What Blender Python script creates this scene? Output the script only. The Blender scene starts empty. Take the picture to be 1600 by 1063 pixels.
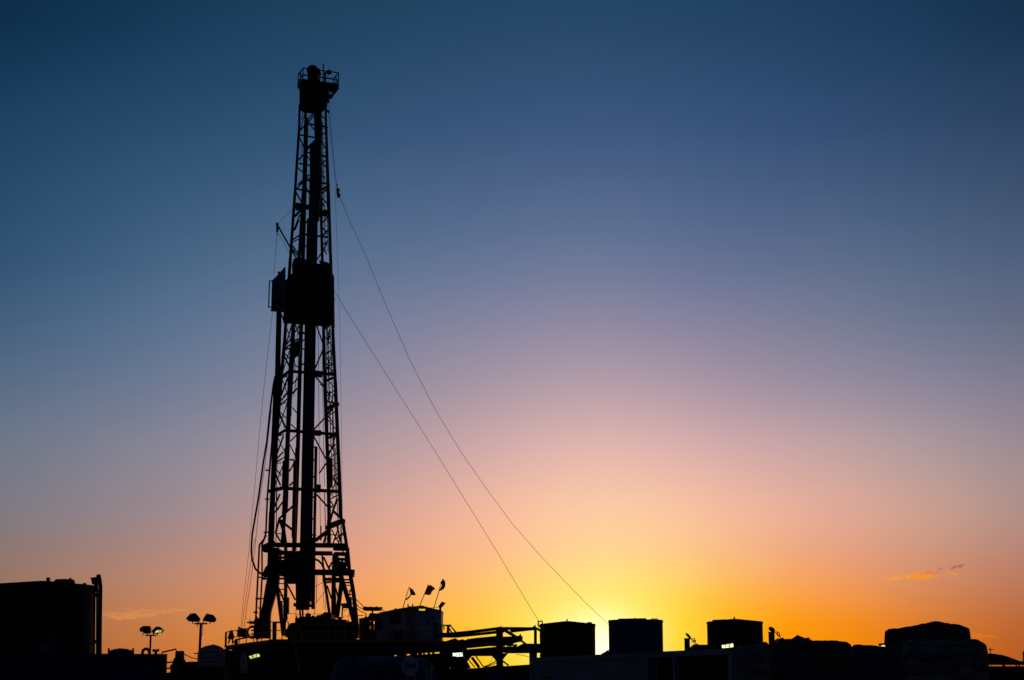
import bpy, math, random
import numpy as np
from mathutils import Vector, Matrix, noise as mnoise

random.seed(7)
sc = bpy.context.scene
R = math.radians

# ------------------------------------------------------------------ camera
FPX = 2700.0                      # focal length in pixels of a 1600 px wide picture
PITCH = R(11.4)
EYE = 1.7
cam_d = bpy.data.cameras.new("camera")
cam_d.sensor_width = 36.0
cam_d.lens = FPX / 1600 * 36.0
cam_d.clip_start = 0.3
cam_d.clip_end = 20000
cam = bpy.data.objects.new("camera", cam_d)
sc.collection.objects.link(cam)
cam.location = (0, 0, EYE)
cam.rotation_euler = (R(90) + PITCH, 0, 0)
sc.camera = cam
CP, SP = math.cos(PITCH), math.sin(PITCH)

# ------------------------------------------------------------------ sky
SUN_AZ, SUN_EL = 2.9, 0.6         # degrees, azimuth clockwise from the view direction
# colours of the dusk sky (sRGB) on a coarse grid of directions seen in the photograph
TX = [-320, 0, 180, 370, 560, 720, 830, 935, 1050, 1180, 1300, 1450, 1590, 1920]
TY = [-420, 0, 200, 400, 500, 600, 700, 800, 860, 900, 940, 975, 1010, 1080]
TBL = {
 -420: [(6,36,62),(8,40,68),(10,44,72),(14,48,78),(17,52,82),(18,54,84),(19,55,86),(19,56,88),(18,54,86),(17,52,84),(15,49,80),(13,46,76),(11,42,71),(8,38,66)],
 0:    [(8,44,74),(13,53,84),(18,60,92),(24,67,99),(30,72,104),(34,74,107),(36,76,110),(36,76,110),(34,74,108),(32,71,106),(29,68,103),(24,62,97),(18,56,90),(14,50,82)],
 200:  [(22,60,92),(30,71,104),(37,78,112),(44,84,119),(51,88,125),(56,89,128),(59,91,131),(60,92,132),(58,90,130),(54,86,126),(50,82,122),(42,76,114),(35,70,106),(28,62,98)],
 400:  [(42,82,114),(52,90,122),(62,98,132),(72,104,140),(83,109,147),(89,112,150),(95,115,154),(98,117,155),(93,112,152),(86,106,147),(78,101,141),(66,94,131),(56,85,121),(48,78,116)],
 500:  [(56,88,118),(68,99,130),(80,108,140),(92,114,147),(107,121,154),(118,125,158),(127,129,161),(132,131,162),(125,126,159),(114,120,153),(102,113,147),(86,104,138),(74,95,128),(62,88,122)],
 600:  [(70,94,116),(88,108,133),(102,117,144),(119,128,152),(138,135,159),(155,144,163),(168,151,168),(175,155,170),(168,150,168),(154,140,164),(140,132,158),(120,119,149),(102,110,140),(84,98,126)],
 700:  [(86,98,112),(110,117,132),(128,126,140),(149,138,149),(176,152,158),(202,166,167),(219,177,173),(228,183,176),(222,178,174),(206,167,169),(188,157,164),(160,142,156),(135,126,146),(104,108,126)],
 800:  [(98,98,102),(127,118,124),(146,127,130),(170,140,140),(210,160,146),(240,180,155),(253,196,160),(255,206,164),(253,198,161),(242,182,156),(224,167,152),(192,150,144),(157,133,141),(118,106,118)],
 860:  [(106,96,90),(139,118,114),(162,128,118),(190,142,128),(226,160,132),(250,178,136),(254,200,146),(255,214,150),(254,204,140),(244,176,132),(230,160,130),(198,144,126),(166,124,120),(126,102,100)],
 900:  [(112,94,80),(147,117,104),(176,130,108),(202,142,114),(240,160,112),(254,184,114),(255,208,120),(255,230,132),(255,214,110),(251,176,98),(238,156,98),(206,140,106),(176,117,98),(130,98,84)],
 940:  [(114,88,68),(152,111,88),(184,124,90),(212,138,94),(248,160,90),(255,186,80),(255,218,98),(255,244,120),(255,220,74),(255,170,50),(244,150,66),(212,130,76),(178,108,76),(132,92,68)],
 975:  [(114,80,52),(156,105,70),(190,118,72),(216,132,72),(248,158,66),(255,188,50),(255,230,84),(255,253,170),(255,228,60),(255,168,12),(252,150,20),(220,124,44),(186,100,52),(136,86,50)],
 1010: [(110,72,42),(156,96,56),(192,112,58),(216,126,58),(248,154,46),(255,188,24),(255,234,70),(255,255,240),(255,226,46),(255,164,0),(250,146,4),(222,118,28),(186,94,38),(136,78,36)],
 1080: [(98,58,30),(146,84,40),(188,104,42),(210,116,40),(244,146,24),(255,180,8),(255,220,40),(255,250,200),(255,215,20),(250,150,0),(238,132,0),(210,104,14),(176,82,24),(124,66,24)],
}
GRID = np.array([TBL[y] for y in TY], float)
def adj(y, d, xs=None):
    j = TY.index(y)
    for i, x in enumerate(TX):
        if xs is None or x in xs: GRID[j, i] += d
for y_ in (-420, 0): adj(y_, (-3,-8,-11)); adj(y_, (-3,-3,-2), (-320,0,180)); adj(y_, (0,-2,-5), (1590,1920))
adj(200, (-1,-5,-6)); adj(200, (6,2,0), (1450,)); adj(200, (12,4,0), (1590,1920))
adj(400, (8,5,1), (1300,)); adj(400, (14,8,2), (1450,)); adj(400, (22,10,3), (1590,1920)); adj(400, (-5,-9,-8), (-320,0)); adj(400, (-2,-5,-5), (180,))
adj(500, (3,2,0), (1180,)); adj(500, (10,7,1), (1300,)); adj(500, (18,12,4), (1450,)); adj(500, (26,13,4), (1590,1920)); adj(500, (-4,-6,-6), (-320,0))
adj(500, (10,5,0), (560,720,830,935,1050,1180)); adj(500, (6,4,0), (370,1300)); adj(400, (5,2,-3), (370,560,720,830,935,1050,1180,1300)); adj(600, (6,3,-1), (560,720,830,935,1050,1180)); adj(600, (10,8,1), (1300,)); adj(600, (18,13,5), (1450,)); adj(600, (27,14,5), (1590,1920))
adj(700, (8,7,0), (1300,)); adj(700, (14,12,2), (1450,)); adj(700, (22,14,2), (1590,1920)); adj(700, (0,3,5), (-320,0,180,370))
adj(800, (4,4,0), (1300,)); adj(800, (12,10,0), (1450,)); adj(800, (20,12,-2), (1590,1920)); adj(800, (-2,4,8), (-320,0,180,370))
adj(860, (8,6,-2), (1450,)); adj(860, (16,8,-4), (1590,1920))
adj(900, (6,0,0), (1300,)); adj(900, (4,2,0), (1450,)); adj(900, (12,6,-2), (1590,1920))
adj(975, (0,-8,-10), (1180,1300)); adj(1010, (0,-6,0), (1180,1300)); adj(940, (0,-4,-10), (1180,)); adj(940, (6,4,4), (1300,)); adj(940, (10,4,0), (1590,1920))

def smooth_table():
    xs = np.arange(-320, 1921, 20.0); ys = np.arange(-420, 1081, 15.0)
    out = np.zeros((len(ys), len(xs), 3))
    for c in range(3):
        rows = np.array([np.interp(xs, TX, GRID[j, :, c]) for j in range(len(TY))])
        out[:, :, c] = np.array([np.interp(ys, TY, rows[:, i]) for i in range(len(xs))]).T
    def blur(a, s, ax):
        k = np.arange(-3*s, 3*s+1); w = np.exp(-0.5*(k/s)**2); w /= w.sum()
        pad = [(0, 0)]*3; pad[ax] = (3*s, 3*s)
        b = np.pad(a, pad, mode='edge')
        return np.apply_along_axis(lambda m: np.convolve(m, w, 'valid'), ax, b)
    out = blur(out, 2, 1); out = blur(out, 1, 0)
    return xs, ys, out
SXS, SYS, STAB = smooth_table()
def lin(c):
    c = np.asarray(c, float)/255.0
    return np.where(c <= 0.04045, c/12.92, ((c+0.055)/1.055)**2.4)
BACK = [(-5,(22,24,32)),(0,(38,34,42)),(8,(40,38,52)),(20,(20,36,60)),(45,(8,28,54)),(90,(5,24,48))]
def back_col(el):
    e = [b[0] for b in BACK]
    return np.array([np.interp(el, e, [b[1][k] for b in BACK]) for k in range(3)])
def sky_srgb(az, el):
    a = max(-24.0, min(24.0, az)); e = min(max(el, -0.5), 30.0)
    ar, er = R(a), R(e)
    d = (math.sin(ar)*math.cos(er), math.cos(ar)*math.cos(er), math.sin(er))
    c = d[1]*CP + d[2]*SP; up = -d[1]*SP + d[2]*CP
    px = 800 + FPX*d[0]/c; py = 531.5 - FPX*up/c
    i = np.interp(px, SXS, np.arange(len(SXS))); j = np.interp(py, SYS, np.arange(len(SYS)))
    i0, j0 = int(min(i, len(SXS)-2)), int(min(j, len(SYS)-2)); fi, fj = i-i0, j-j0
    col = (STAB[j0,i0]*(1-fi)+STAB[j0,i0+1]*fi)*(1-fj) + (STAB[j0+1,i0]*(1-fi)+STAB[j0+1,i0+1]*fi)*fj
    t = 0.0
    if abs(az) > 20: t = min(1.0, (abs(az)-20)/80.0)
    t = t*t*(3-2*t) if t < 1 else 1.0
    t = max(t, min(1.0, max(0.0, (el-24)/50.0)))
    return col*(1-t) + back_col(el)*t

world = bpy.data.worlds.new("World"); sc.world = world
world.use_nodes = True
nt = world.node_tree; nt.nodes.clear()
N = nt.nodes.new; L = nt.links.new
def mth(op, a, b=None, clamp=False):
    n = N('ShaderNodeMath'); n.operation = op; n.use_clamp = clamp
    for k, v in enumerate((a, b)):
        if v is None: continue
        if isinstance(v, (int, float)): n.inputs[k].default_value = v
        else: L(v, n.inputs[k])
    return n.outputs[0]
tc = N('ShaderNodeTexCoord'); sep = N('ShaderNodeSeparateXYZ'); L(tc.outputs['Generated'], sep.inputs[0])
az = mth('MULTIPLY', mth('ARCTAN2', sep.outputs[0], sep.outputs[1]), 180/math.pi)
el = mth('MULTIPLY', mth('ARCSINE', sep.outputs[2]), 180/math.pi)
E_STOPS = [-5,-1,0,0.5,1,1.5,2,2.5,3,3.75,4.5,5.25,6,7,8,9,10,11,12,13.5,15,16.5,18,19.5,21,23,26,30,38,50,70,90]
efac = mth('DIVIDE', mth('ADD', el, 5.0), 95.0, True)
AZS = [-180,-130,-90,-60,-40,-30,-24,-20,-17,-14,-11,-8,-5,-3,-1,0.5,1.7,3,4.2,5.5,7,9,11,13.5,16,19,23,30,45,70,110,180]
prev = None
for i, a in enumerate(AZS):
    rp = N('ShaderNodeValToRGB'); cr = rp.color_ramp; cr.interpolation = 'LINEAR'
    for j, e in enumerate(E_STOPS):
        p = (e+5)/95.0
        if j < 2: s = cr.elements[j]; s.position = p if j == 0 else p
        else: s = cr.elements.new(p)
        c = lin(np.clip(sky_srgb(a, e), 0, 255)); s.color = (c[0], c[1], c[2], 1)
    L(efac, rp.inputs[0])
    if prev is None: prev = rp.outputs[0]; continue
    mr = N('ShaderNodeMapRange'); mr.clamp = True
    mr.inputs[1].default_value = AZS[i-1]; mr.inputs[2].default_value = a
    L(az, mr.inputs[0])
    mx = N('ShaderNodeMix'); mx.data_type = 'RGBA'
    L(mr.outputs[0], mx.inputs[0]); L(prev, mx.inputs[6]); L(rp.outputs[0], mx.inputs[7])
    prev = mx.outputs[2]
def dir_of(px, py):
    u = (px-800)/FPX; v = (531.5-py)/FPX
    d = Vector((u, CP - v*SP, SP + v*CP)).normalized()
    return math.degrees(math.atan2(d.x, d.y)), math.degrees(math.asin(d.z))
# white hot core of the afterglow where the sun has just gone down
a_s0, e_s0 = dir_of(938, 1014)
gd = mth('ADD', mth('POWER', mth('ABSOLUTE', mth('DIVIDE', mth('SUBTRACT', az, a_s0), 1.15)), 2.0), mth('POWER', mth('ABSOLUTE', mth('DIVIDE', mth('SUBTRACT', el, e_s0), 0.95)), 2.0))
gcore = mth('EXPONENT', mth('MULTIPLY', gd, -1.0))
mx = N('ShaderNodeMix'); mx.data_type = 'RGBA'; mx.blend_type = 'ADD'; mx.inputs[7].default_value = (0.45, 0.42, 0.42, 1)
L(gcore, mx.inputs[0]); L(prev, mx.inputs[6]); prev = mx.outputs[2]
# thin evening clouds lying low in the sky
cmb = N('ShaderNodeCombineXYZ'); L(mth('MULTIPLY', az, 1.0), cmb.inputs[0]); L(mth('MULTIPLY', el, 3.6), cmb.inputs[1])
def cloud(px, py, wa, wb, col, amt, scale, lo, hi, tilt=0.0, seed=0.0):
    global prev
    a0, e0 = dir_of(px, py)
    nz = N('ShaderNodeTexNoise'); nz.noise_dimensions = '4D'; nz.inputs['W'].default_value = seed
    nz.inputs['Scale'].default_value = scale; nz.inputs['Detail'].default_value = 5; nz.inputs['Roughness'].default_value = 0.6
    nz.inputs['Distortion'].default_value = 0.4
    L(cmb.outputs[0], nz.inputs['Vector'])
    du = mth('SUBTRACT', az, a0); dv = mth('SUBTRACT', mth('SUBTRACT', el, e0), mth('MULTIPLY', du, tilt))
    g = mth('ADD', mth('POWER', mth('ABSOLUTE', mth('DIVIDE', du, wa)), 2.0), mth('POWER', mth('ABSOLUTE', mth('DIVIDE', dv, wb)), 2.0))
    v = mth('SUBTRACT', nz.outputs['Fac'], mth('MULTIPLY', g, 0.16))
    mr = N('ShaderNodeMapRange'); mr.interpolation_type = 'SMOOTHSTEP'
    mr.inputs[1].default_value = lo; mr.inputs[2].default_value = hi
    L(v, mr.inputs[0])
    m = mth('MULTIPLY', mr.outputs[0], amt, True)
    mx = N('ShaderNodeMix'); mx.data_type = 'RGBA'
    c = lin(col); mx.inputs[7].default_value = (c[0], c[1], c[2], 1)
    L(m, mx.inputs[0]); L(prev, mx.inputs[6]); prev = mx.outputs[2]
cloud(1442, 900, 0.64, 0.16, (246,146,44), 0.9, 3.6, 0.33, 0.50, 0.10, 1.0)
cloud(1452, 895, 0.50, 0.09, (188,108,60), 0.6, 6.0, 0.42, 0.56, 0.05, 2.0)
cloud(1400, 903, 0.50, 0.09, (255,160,70), 0.7, 4.0, 0.36, 0.56, 0.12, 3.0)
cloud(1340, 908, 0.60, 0.06, (248,160,80), 0.5, 4.0, 0.38, 0.60, 0.05, 13.0)
cloud(1492, 887, 0.34, 0.07, (150,98,86), 0.8, 5.0, 0.36, 0.52, 0.25, 4.0)
cloud(1470, 889, 0.16, 0.05, (165,108,92), 0.7, 5.0, 0.40, 0.52, 0.0, 14.0)
cloud(1485, 898, 0.30, 0.10, (240,150,70), 0.6, 5.0, 0.38, 0.58, 0.1, 5.0)
cloud(1568, 886, 0.22, 0.06, (205,125,95), 0.8, 5.0, 0.36, 0.52, 0.0, 6.0)
cloud(1535, 994, 0.50, 0.09, (226,122,32), 0.7, 3.0, 0.34, 0.56, -0.1, 7.0)
cloud(185, 961, 1.3, 0.17, (228,148,76), 0.75, 2.2, 0.30, 0.60, 0.05, 8.0)
cloud(250, 957, 1.0, 0.10, (224,148,80), 0.6, 2.6, 0.34, 0.60, 0.12, 9.0)
cloud(225, 953, 0.7, 0.035, (212,145,96), 0.6, 2.6, 0.30, 0.55, 0.0, 10.0)
# physical sky: a little of the last daylight on top of the dusk colours
nis = N('ShaderNodeTexSky'); nis.sky_type = 'NISHITA'; nis.sun_disc = False
nis.sun_elevation = R(SUN_EL); nis.sun_rotation = R(SUN_AZ); nis.air_density = 1.0; nis.dust_density = 2.0
bg1 = N('ShaderNodeBackground'); L(prev, bg1.inputs[0]); bg1.inputs[1].default_value = 1.0
bg2 = N('ShaderNodeBackground'); L(nis.outputs[0], bg2.inputs[0]); bg2.inputs[1].default_value = 0.001
ads = N('ShaderNodeAddShader'); L(bg1.outputs[0], ads.inputs[0]); L(bg2.outputs[0], ads.inputs[1])
wo = N('ShaderNodeOutputWorld'); L(ads.outputs[0], wo.inputs[0])
world.cycles.sampling_method = 'MANUAL'; world.cycles.sample_map_resolution = 512

# ------------------------------------------------------------------ sun
sd = bpy.data.lights.new("sun", 'SUN'); sd.energy = 0.35; sd.angle = R(0.6); sd.color = (1.0, 0.42, 0.12)
sun = bpy.data.objects.new("sun", sd); sc.collection.objects.link(sun)
sv = Vector((math.sin(R(SUN_AZ))*math.cos(R(SUN_EL)), math.cos(R(SUN_AZ))*math.cos(R(SUN_EL)), math.sin(R(SUN_EL))))
sun.rotation_euler = sv.to_track_quat('Z', 'Y').to_euler(); sun.location = (30, 0, 60)

sc.view_settings.view_transform = 'Standard'; sc.view_settings.look = 'None'
sc.view_settings.exposure = 0.0; sc.view_settings.gamma = 1.0; sc.view_settings.use_curve_mapping = False

# ------------------------------------------------------------------ materials
MATS = {}
def mat(name, col, rough=0.6, metal=0.0, var=0.25, scale=3.0, bump=0.15, dirt=None, trans=0.0, spec=0.3):
    m = bpy.data.materials.new(name); m.use_nodes = True; t = m.node_tree; b = t.nodes['Principled BSDF']
    b.inputs['Roughness'].default_value = rough; b.inputs['Metallic'].default_value = metal
    b.inputs['Specular IOR Level'].default_value = spec
    g = t.nodes.new('ShaderNodeNewGeometry')
    n1 = t.nodes.new('ShaderNodeTexNoise'); n1.inputs['Scale'].default_value = scale; n1.inputs['Detail'].default_value = 6
    t.links.new(g.outputs['Position'], n1.inputs['Vector'])
    rp = t.nodes.new('ShaderNodeValToRGB'); e = rp.color_ramp.elements
    d = dirt or tuple(c*(1-var) for c in col)
    e[0].position = 0.32; e[1].position = 0.68
    e[0].color = (*d, 1); e[1].color = (*col, 1)
    t.links.new(n1.outputs['Fac'], rp.inputs[0]); t.links.new(rp.outputs[0], b.inputs['Base Color'])
    n2 = t.nodes.new('ShaderNodeTexNoise'); n2.inputs['Scale'].default_value = scale*6
    t.links.new(g.outputs['Position'], n2.inputs['Vector'])
    bp = t.nodes.new('ShaderNodeBump'); bp.inputs['Strength'].default_value = bump; bp.inputs['Distance'].default_value = 0.02
    t.links.new(n2.outputs['Fac'], bp.inputs['Height']); t.links.new(bp.outputs[0], b.inputs['Normal'])
    if trans > 0:
        tr = t.nodes.new('ShaderNodeBsdfTranslucent'); t.links.new(rp.outputs[0], tr.inputs[0])
        ms = t.nodes.new('ShaderNodeMixShader'); ms.inputs[0].default_value = trans
        t.links.new(b.outputs[0], ms.inputs[1]); t.links.new(tr.outputs[0], ms.inputs[2])
        t.links.new(ms.outputs[0], t.nodes['Material Output'].inputs[0])
    MATS[name] = m; return m
steel = mat('dark_painted_steel', (0.03,0.031,0.033), 0.75, 0, 0.4, 2.0, spec=0.2)
steel2 = mat('grey_painted_steel', (0.09,0.10,0.11), 0.65, 0, 0.35, 2.0, spec=0.2)
bluegrey = mat('blue_grey_cylinder_paint', (0.10,0.15,0.18), 0.6, 0, 0.3, 1.5, spec=0.25)
matte = mat('matte_black_sheet', (0.014,0.014,0.015), 0.95, 0, 0.3, 2.0, 0.05, spec=0.0)
white2 = mat('doghouse_white_paint', (0.50,0.50,0.52), 0.75, 0, 0.3, 1.2, dirt=(0.28,0.27,0.27), spec=0.15)
black = mat('black_tank_paint', (0.016,0.015,0.015), 0.55, 0, 0.3, 1.0, 0.05, spec=0.12)
navy = mat('navy_container_paint', (0.015,0.015,0.12), 0.7, 0, 0.35, 1.2, spec=0.15)
tanknavy = mat('dark_blue_tank_paint', (0.05,0.06,0.15), 0.75, 0, 0.3, 0.8, 0.05, spec=0.12)
white = mat('weathered_white_paint', (0.28,0.28,0.28), 0.8, 0, 0.3, 1.2, dirt=(0.20,0.19,0.18), spec=0.15)
whited = mat('dirty_white_trim', (0.30,0.29,0.28), 0.7, 0, 0.3, 1.5, spec=0.15)
yellow = mat('yellow_rail_paint', (0.50,0.24,0.02), 0.65, 0, 0.3, 3.0, spec=0.2)
orange = mat('orange_deck_edge_paint', (0.62,0.15,0.02), 0.7, 0, 0.3, 3.0, spec=0.2)
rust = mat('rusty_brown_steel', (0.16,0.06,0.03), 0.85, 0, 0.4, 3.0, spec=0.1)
rubber = mat('black_rubber', (0.02,0.02,0.02), 0.75, 0, 0.2, 5.0, spec=0.2)
wire = mat('steel_wire_rope', (0.06,0.055,0.05), 0.6, 0.3, 0.2, 8.0)
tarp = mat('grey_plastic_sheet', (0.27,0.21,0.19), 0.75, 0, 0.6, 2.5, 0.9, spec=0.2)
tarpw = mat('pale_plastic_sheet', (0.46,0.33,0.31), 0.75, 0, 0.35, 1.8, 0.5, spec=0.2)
tarpd = mat('dark_tarpaulin', (0.11,0.09,0.085), 0.8, 0, 0.4, 1.5, 0.5, spec=0.15)
dirt = mat('oilfield_dirt', (0.13,0.10,0.08), 0.95, 0, 0.45, 0.15, 0.6, spec=0.05)
glass = mat('dark_window_glass', (0.02,0.025,0.03), 0.25, 0, 0.1, 1.0, 0.0, spec=0.4)
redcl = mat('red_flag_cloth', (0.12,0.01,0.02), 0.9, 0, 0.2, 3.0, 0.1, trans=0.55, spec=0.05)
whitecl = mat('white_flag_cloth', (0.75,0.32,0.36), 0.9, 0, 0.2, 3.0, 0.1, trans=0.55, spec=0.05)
bluecl = mat('blue_flag_cloth', (0.02,0.02,0.07), 0.9, 0, 0.2, 3.0, 0.1, trans=0.15, spec=0.05)
darkcl = mat('dark_flag_cloth', (0.05,0.02,0.025), 0.9, 0, 0.3, 3.0, 0.1, trans=0.12, spec=0.05)
sign = mat('sign_white_paint', (0.42,0.50,0.52), 0.7, 0, 0.25, 2.0, spec=0.15)
letter = mat('black_lettering', (0.015,0.015,0.015), 0.8, 0, 0.1, 2.0, 0, spec=0.1)
def emis(name, col, s):
    m = bpy.data.materials.new(name); m.use_nodes = True; t = m.node_tree
    b = t.nodes['Principled BSDF']; b.inputs['Base Color'].default_value = (0.8,0.8,0.8,1)
    g = t.nodes.new('ShaderNodeNewGeometry'); n1 = t.nodes.new('ShaderNodeTexNoise'); n1.inputs['Scale'].default_value = 7
    t.links.new(g.outputs['Position'], n1.inputs['Vector'])
    mr = t.nodes.new('ShaderNodeMapRange'); mr.inputs[1].default_value = 0.35; mr.inputs[2].default_value = 0.65
    mr.inputs[3].default_value = s*0.45; mr.inputs[4].default_value = s*1.3
    t.links.new(n1.outputs['Fac'], mr.inputs[0]); t.links.new(mr.outputs[0], b.inputs['Emission Strength'])
    b.inputs['Emission Color'].default_value = (*col, 1); return m
glow_green = emis('lit_green_tube', (0.62,0.80,0.16), 1.1)
glow_white = emis('lit_white_tube', (0.85,1.0,0.80), 1.5)
glow_yellow = emis('lit_yellow_tube', (0.95,0.72,0.04), 1.0)
glow_warm = emis('lit_warm_tube', (1.0,0.92,0.50), 1.3)

# ------------------------------------------------------------------ mesh tools
def P(px, py, Y):
    """point at ground distance Y that lies in the direction of picture point (px, py)"""
    u = (px-800)/FPX; v = (531.5-py)/FPX
    d = Vector((u, CP - v*SP, SP + v*CP)); t = Y/d.y
    return Vector((u*t, Y, EYE + d.z*t))
def PZ(px, py, Z):
    u = (px-800)/FPX; v = (531.5-py)/FPX
    d = Vector((u, CP - v*SP, SP + v*CP)); t = (Z-EYE)/d.z
    return Vector((u*t, d.y*t, Z))
def mpp(Y): return Y/CP/FPX*0.98           # metres per pixel at a distance, roughly
UP = Vector((0,0,1))
class MB:
    def __init__(s): s.v = []; s.f = []; s.m = []
    def add(s, vs, fs, mi=0):
        b = len(s.v); s.v += [Vector(v) for v in vs]; s.f += [tuple(b+i for i in f) for f in fs]; s.m += [mi]*len(fs); return s
    def obox(s, c, ax, h, mi=0):
        c = Vector(c); a, b, d = [Vector(x)*k for x, k in zip(ax, h)]
        vs = [c+sx*a+sy*b+sz*d for sz in (-1,1) for sy in (-1,1) for sx in (-1,1)]
        return s.add(vs, [(0,2,3,1),(4,5,7,6),(0,1,5,4),(2,6,7,3),(0,4,6,2),(1,3,7,5)], mi)
    def box(s, lo, hi, mi=0):
        lo, hi = Vector(lo), Vector(hi)
        return s.obox((lo+hi)/2, (Vector((1,0,0)),Vector((0,1,0)),UP), [(hi[k]-lo[k])/2 for k in range(3)], mi)
    def bar(s, p, q, w, h=None, mi=0):
        p, q = Vector(p), Vector(q); d = (q-p)
        if d.length < 1e-6: return s
        n = d.normalized(); ref = Vector((0,1,0)) if abs(n.y) < 0.9 else UP
        a = n.cross(ref).normalized(); b = n.cross(a).normalized()
        return s.obox((p+q)/2, (n,a,b), (d.length/2, w/2, (h or w)/2), mi)
    def tube(s, p, q, r, r2=None, n=8, mi=0):
        return s.path([p, q], r, n, r2, mi)
    def path(s, pts, r, n=7, r2=None, mi=0):
        pts = [Vector(p) for p in pts]; vs = []; k = len(pts)
        ref = None
        for i, p in enumerate(pts):
            d = (pts[min(i+1,k-1)] - pts[max(i-1,0)]).normalized()
            if ref is None: ref = d.cross(Vector((0.13,1,0.21))).normalized()
            a = (ref - d*ref.dot(d)).normalized(); b = d.cross(a); ref = a
            rr = r if r2 is None else r + (r2-r)*i/(k-1)
            vs += [p + a*rr*math.cos(2*math.pi*j/n) + b*rr*math.sin(2*math.pi*j/n) for j in range(n)]
        fs = [(i*n+j, i*n+(j+1)%n, (i+1)*n+(j+1)%n, (i+1)*n+j) for i in range(k-1) for j in range(n)]
        fs += [tuple(range(n-1,-1,-1)), tuple(range((k-1)*n, k*n))]
        return s.add(vs, fs, mi)
    def lathe(s, c, prof, n=32, ax=UP, mi=0):
        c = Vector(c); ax = Vector(ax).normalized()
        a = ax.cross(Vector((0,1,0)) if abs(ax.y) < 0.9 else Vector((1,0,0))).normalized(); b = ax.cross(a)
        vs = []
        for r, z in prof:
            vs += [c + ax*z + (a*math.cos(2*math.pi*j/n)+b*math.sin(2*math.pi*j/n))*max(r,1e-4) for j in range(n)]
        fs = [(i*n+j, i*n+(j+1)%n, (i+1)*n+(j+1)%n, (i+1)*n+j) for i in range(len(prof)-1) for j in range(n)]
        fs += [tuple(range(n-1,-1,-1)), tuple(range((len(prof)-1)*n, len(prof)*n))]
        return s.add(vs, fs, mi)
    def prism(s, poly, ext, mi=0):
        poly = [Vector(p) for p in poly]; n = len(poly); ext = Vector(ext)
        vs = poly + [p+ext for p in poly]
        fs = [tuple(range(n)), tuple(range(2*n-1, n-1, -1))] + [(i, i+n, (i+1)%n+n, (i+1)%n) for i in range(n)]
        return s.add(vs, fs, mi)
    def blob(s, c, r, n=10, sq=(1,1,1), mi=0):
        c = Vector(c); prof = []
        k = n//2
        vs = []; fs = []
        for i in range(k+1):
            t = math.pi*i/k
            for j in range(n):
                u = 2*math.pi*j/n
                vs.append(c + Vector((r*sq[0]*math.sin(t)*math.cos(u), r*sq[1]*math.sin(t)*math.sin(u), r*sq[2]*math.cos(t))))
        for i in range(k):
            for j in range(n): fs.append((i*n+j, (i+1)*n+j, (i+1)*n+(j+1)%n, i*n+(j+1)%n))
        return s.add(vs, fs, mi)
ORI = {}
def link(o): sc.collection.objects.link(o); return o
def thing(name, label, cat, loc, group=None):
    o = link(bpy.data.objects.new(name, None)); o.location = loc; o.empty_display_size = 0.3
    o['label'] = label; o['category'] = cat
    if group: o['group'] = group
    ORI[o.name] = Vector(loc); return o
def mesh_of(name, mb, mats, org, smooth=False):
    me = bpy.data.meshes.new(name)
    me.from_pydata([tuple(v-org) for v in mb.v], [], mb.f)
    for m in (mats if isinstance(mats, (list,tuple)) else [mats]): me.materials.append(m)
    if any(mb.m): me.polygons.foreach_set('material_index', mb.m)
    if smooth: me.polygons.foreach_set('use_smooth', [True]*len(mb.f))
    me.update()
    import bmesh
    bm = bmesh.new(); bm.from_mesh(me); bmesh.ops.recalc_face_normals(bm, faces=bm.faces)
    if smooth:
        for e in bm.edges:
            if len(e.link_faces) == 2 and e.calc_face_angle(0) > 0.7: e.smooth = False
    bm.to_mesh(me); bm.free()
    return me
def part(name, mb, m, parent, smooth=False, label=None, kind=None):
    org = ORI[parent.name]
    o = link(bpy.data.objects.new(name, mesh_of(name, mb, m, org, smooth))); o.parent = parent
    ORI[o.name] = org
    if label: o['label'] = label
    if kind: o['kind'] = kind
    return o
def solo(name, mb, m, label, cat, loc=None, group=None, smooth=False):
    loc = Vector(loc) if loc is not None else sum(mb.v, Vector())/len(mb.v)
    o = link(bpy.data.objects.new(name, mesh_of(name, mb, m, loc, smooth))); o.location = loc
    o['label'] = label; o['category'] = cat
    if group: o['group'] = group
    ORI[o.name] = loc; return o
def struct(name, mb, m):
    o = link(bpy.data.objects.new(name, mesh_of(name, mb, m, Vector()))); o['kind'] = 'structure'; return o
def polyP(pts, Y): return [P(x, y, Y) for x, y in pts]
BACKW = Vector((0,1,0))

# ------------------------------------------------------------------ ground
g = MB(); nx = 60
xs = [-4000,-1500,-600,-300]+[-150+5*i for i in range(61)]+[300,600,1500,4000]
ys = [-60,-20]+[-10+5*i for i in range(50)]+[300,500,1000,2500,8000]
vs = []
for y in ys:
    for x in xs:
        near = abs(x) < 150 and -20 < y < 240
        z = 0.06*mnoise.noise(Vector((x*0.15, y*0.15, 3))) if near else 0
        vs.append((x, y, z-0.05))
w = len(xs)
g.add(vs, [(j*w+i, j*w+i+1, (j+1)*w+i+1, (j+1)*w+i) for j in range(len(ys)-1) for i in range(w-1)])
struct('ground', g, dirt)

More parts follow.
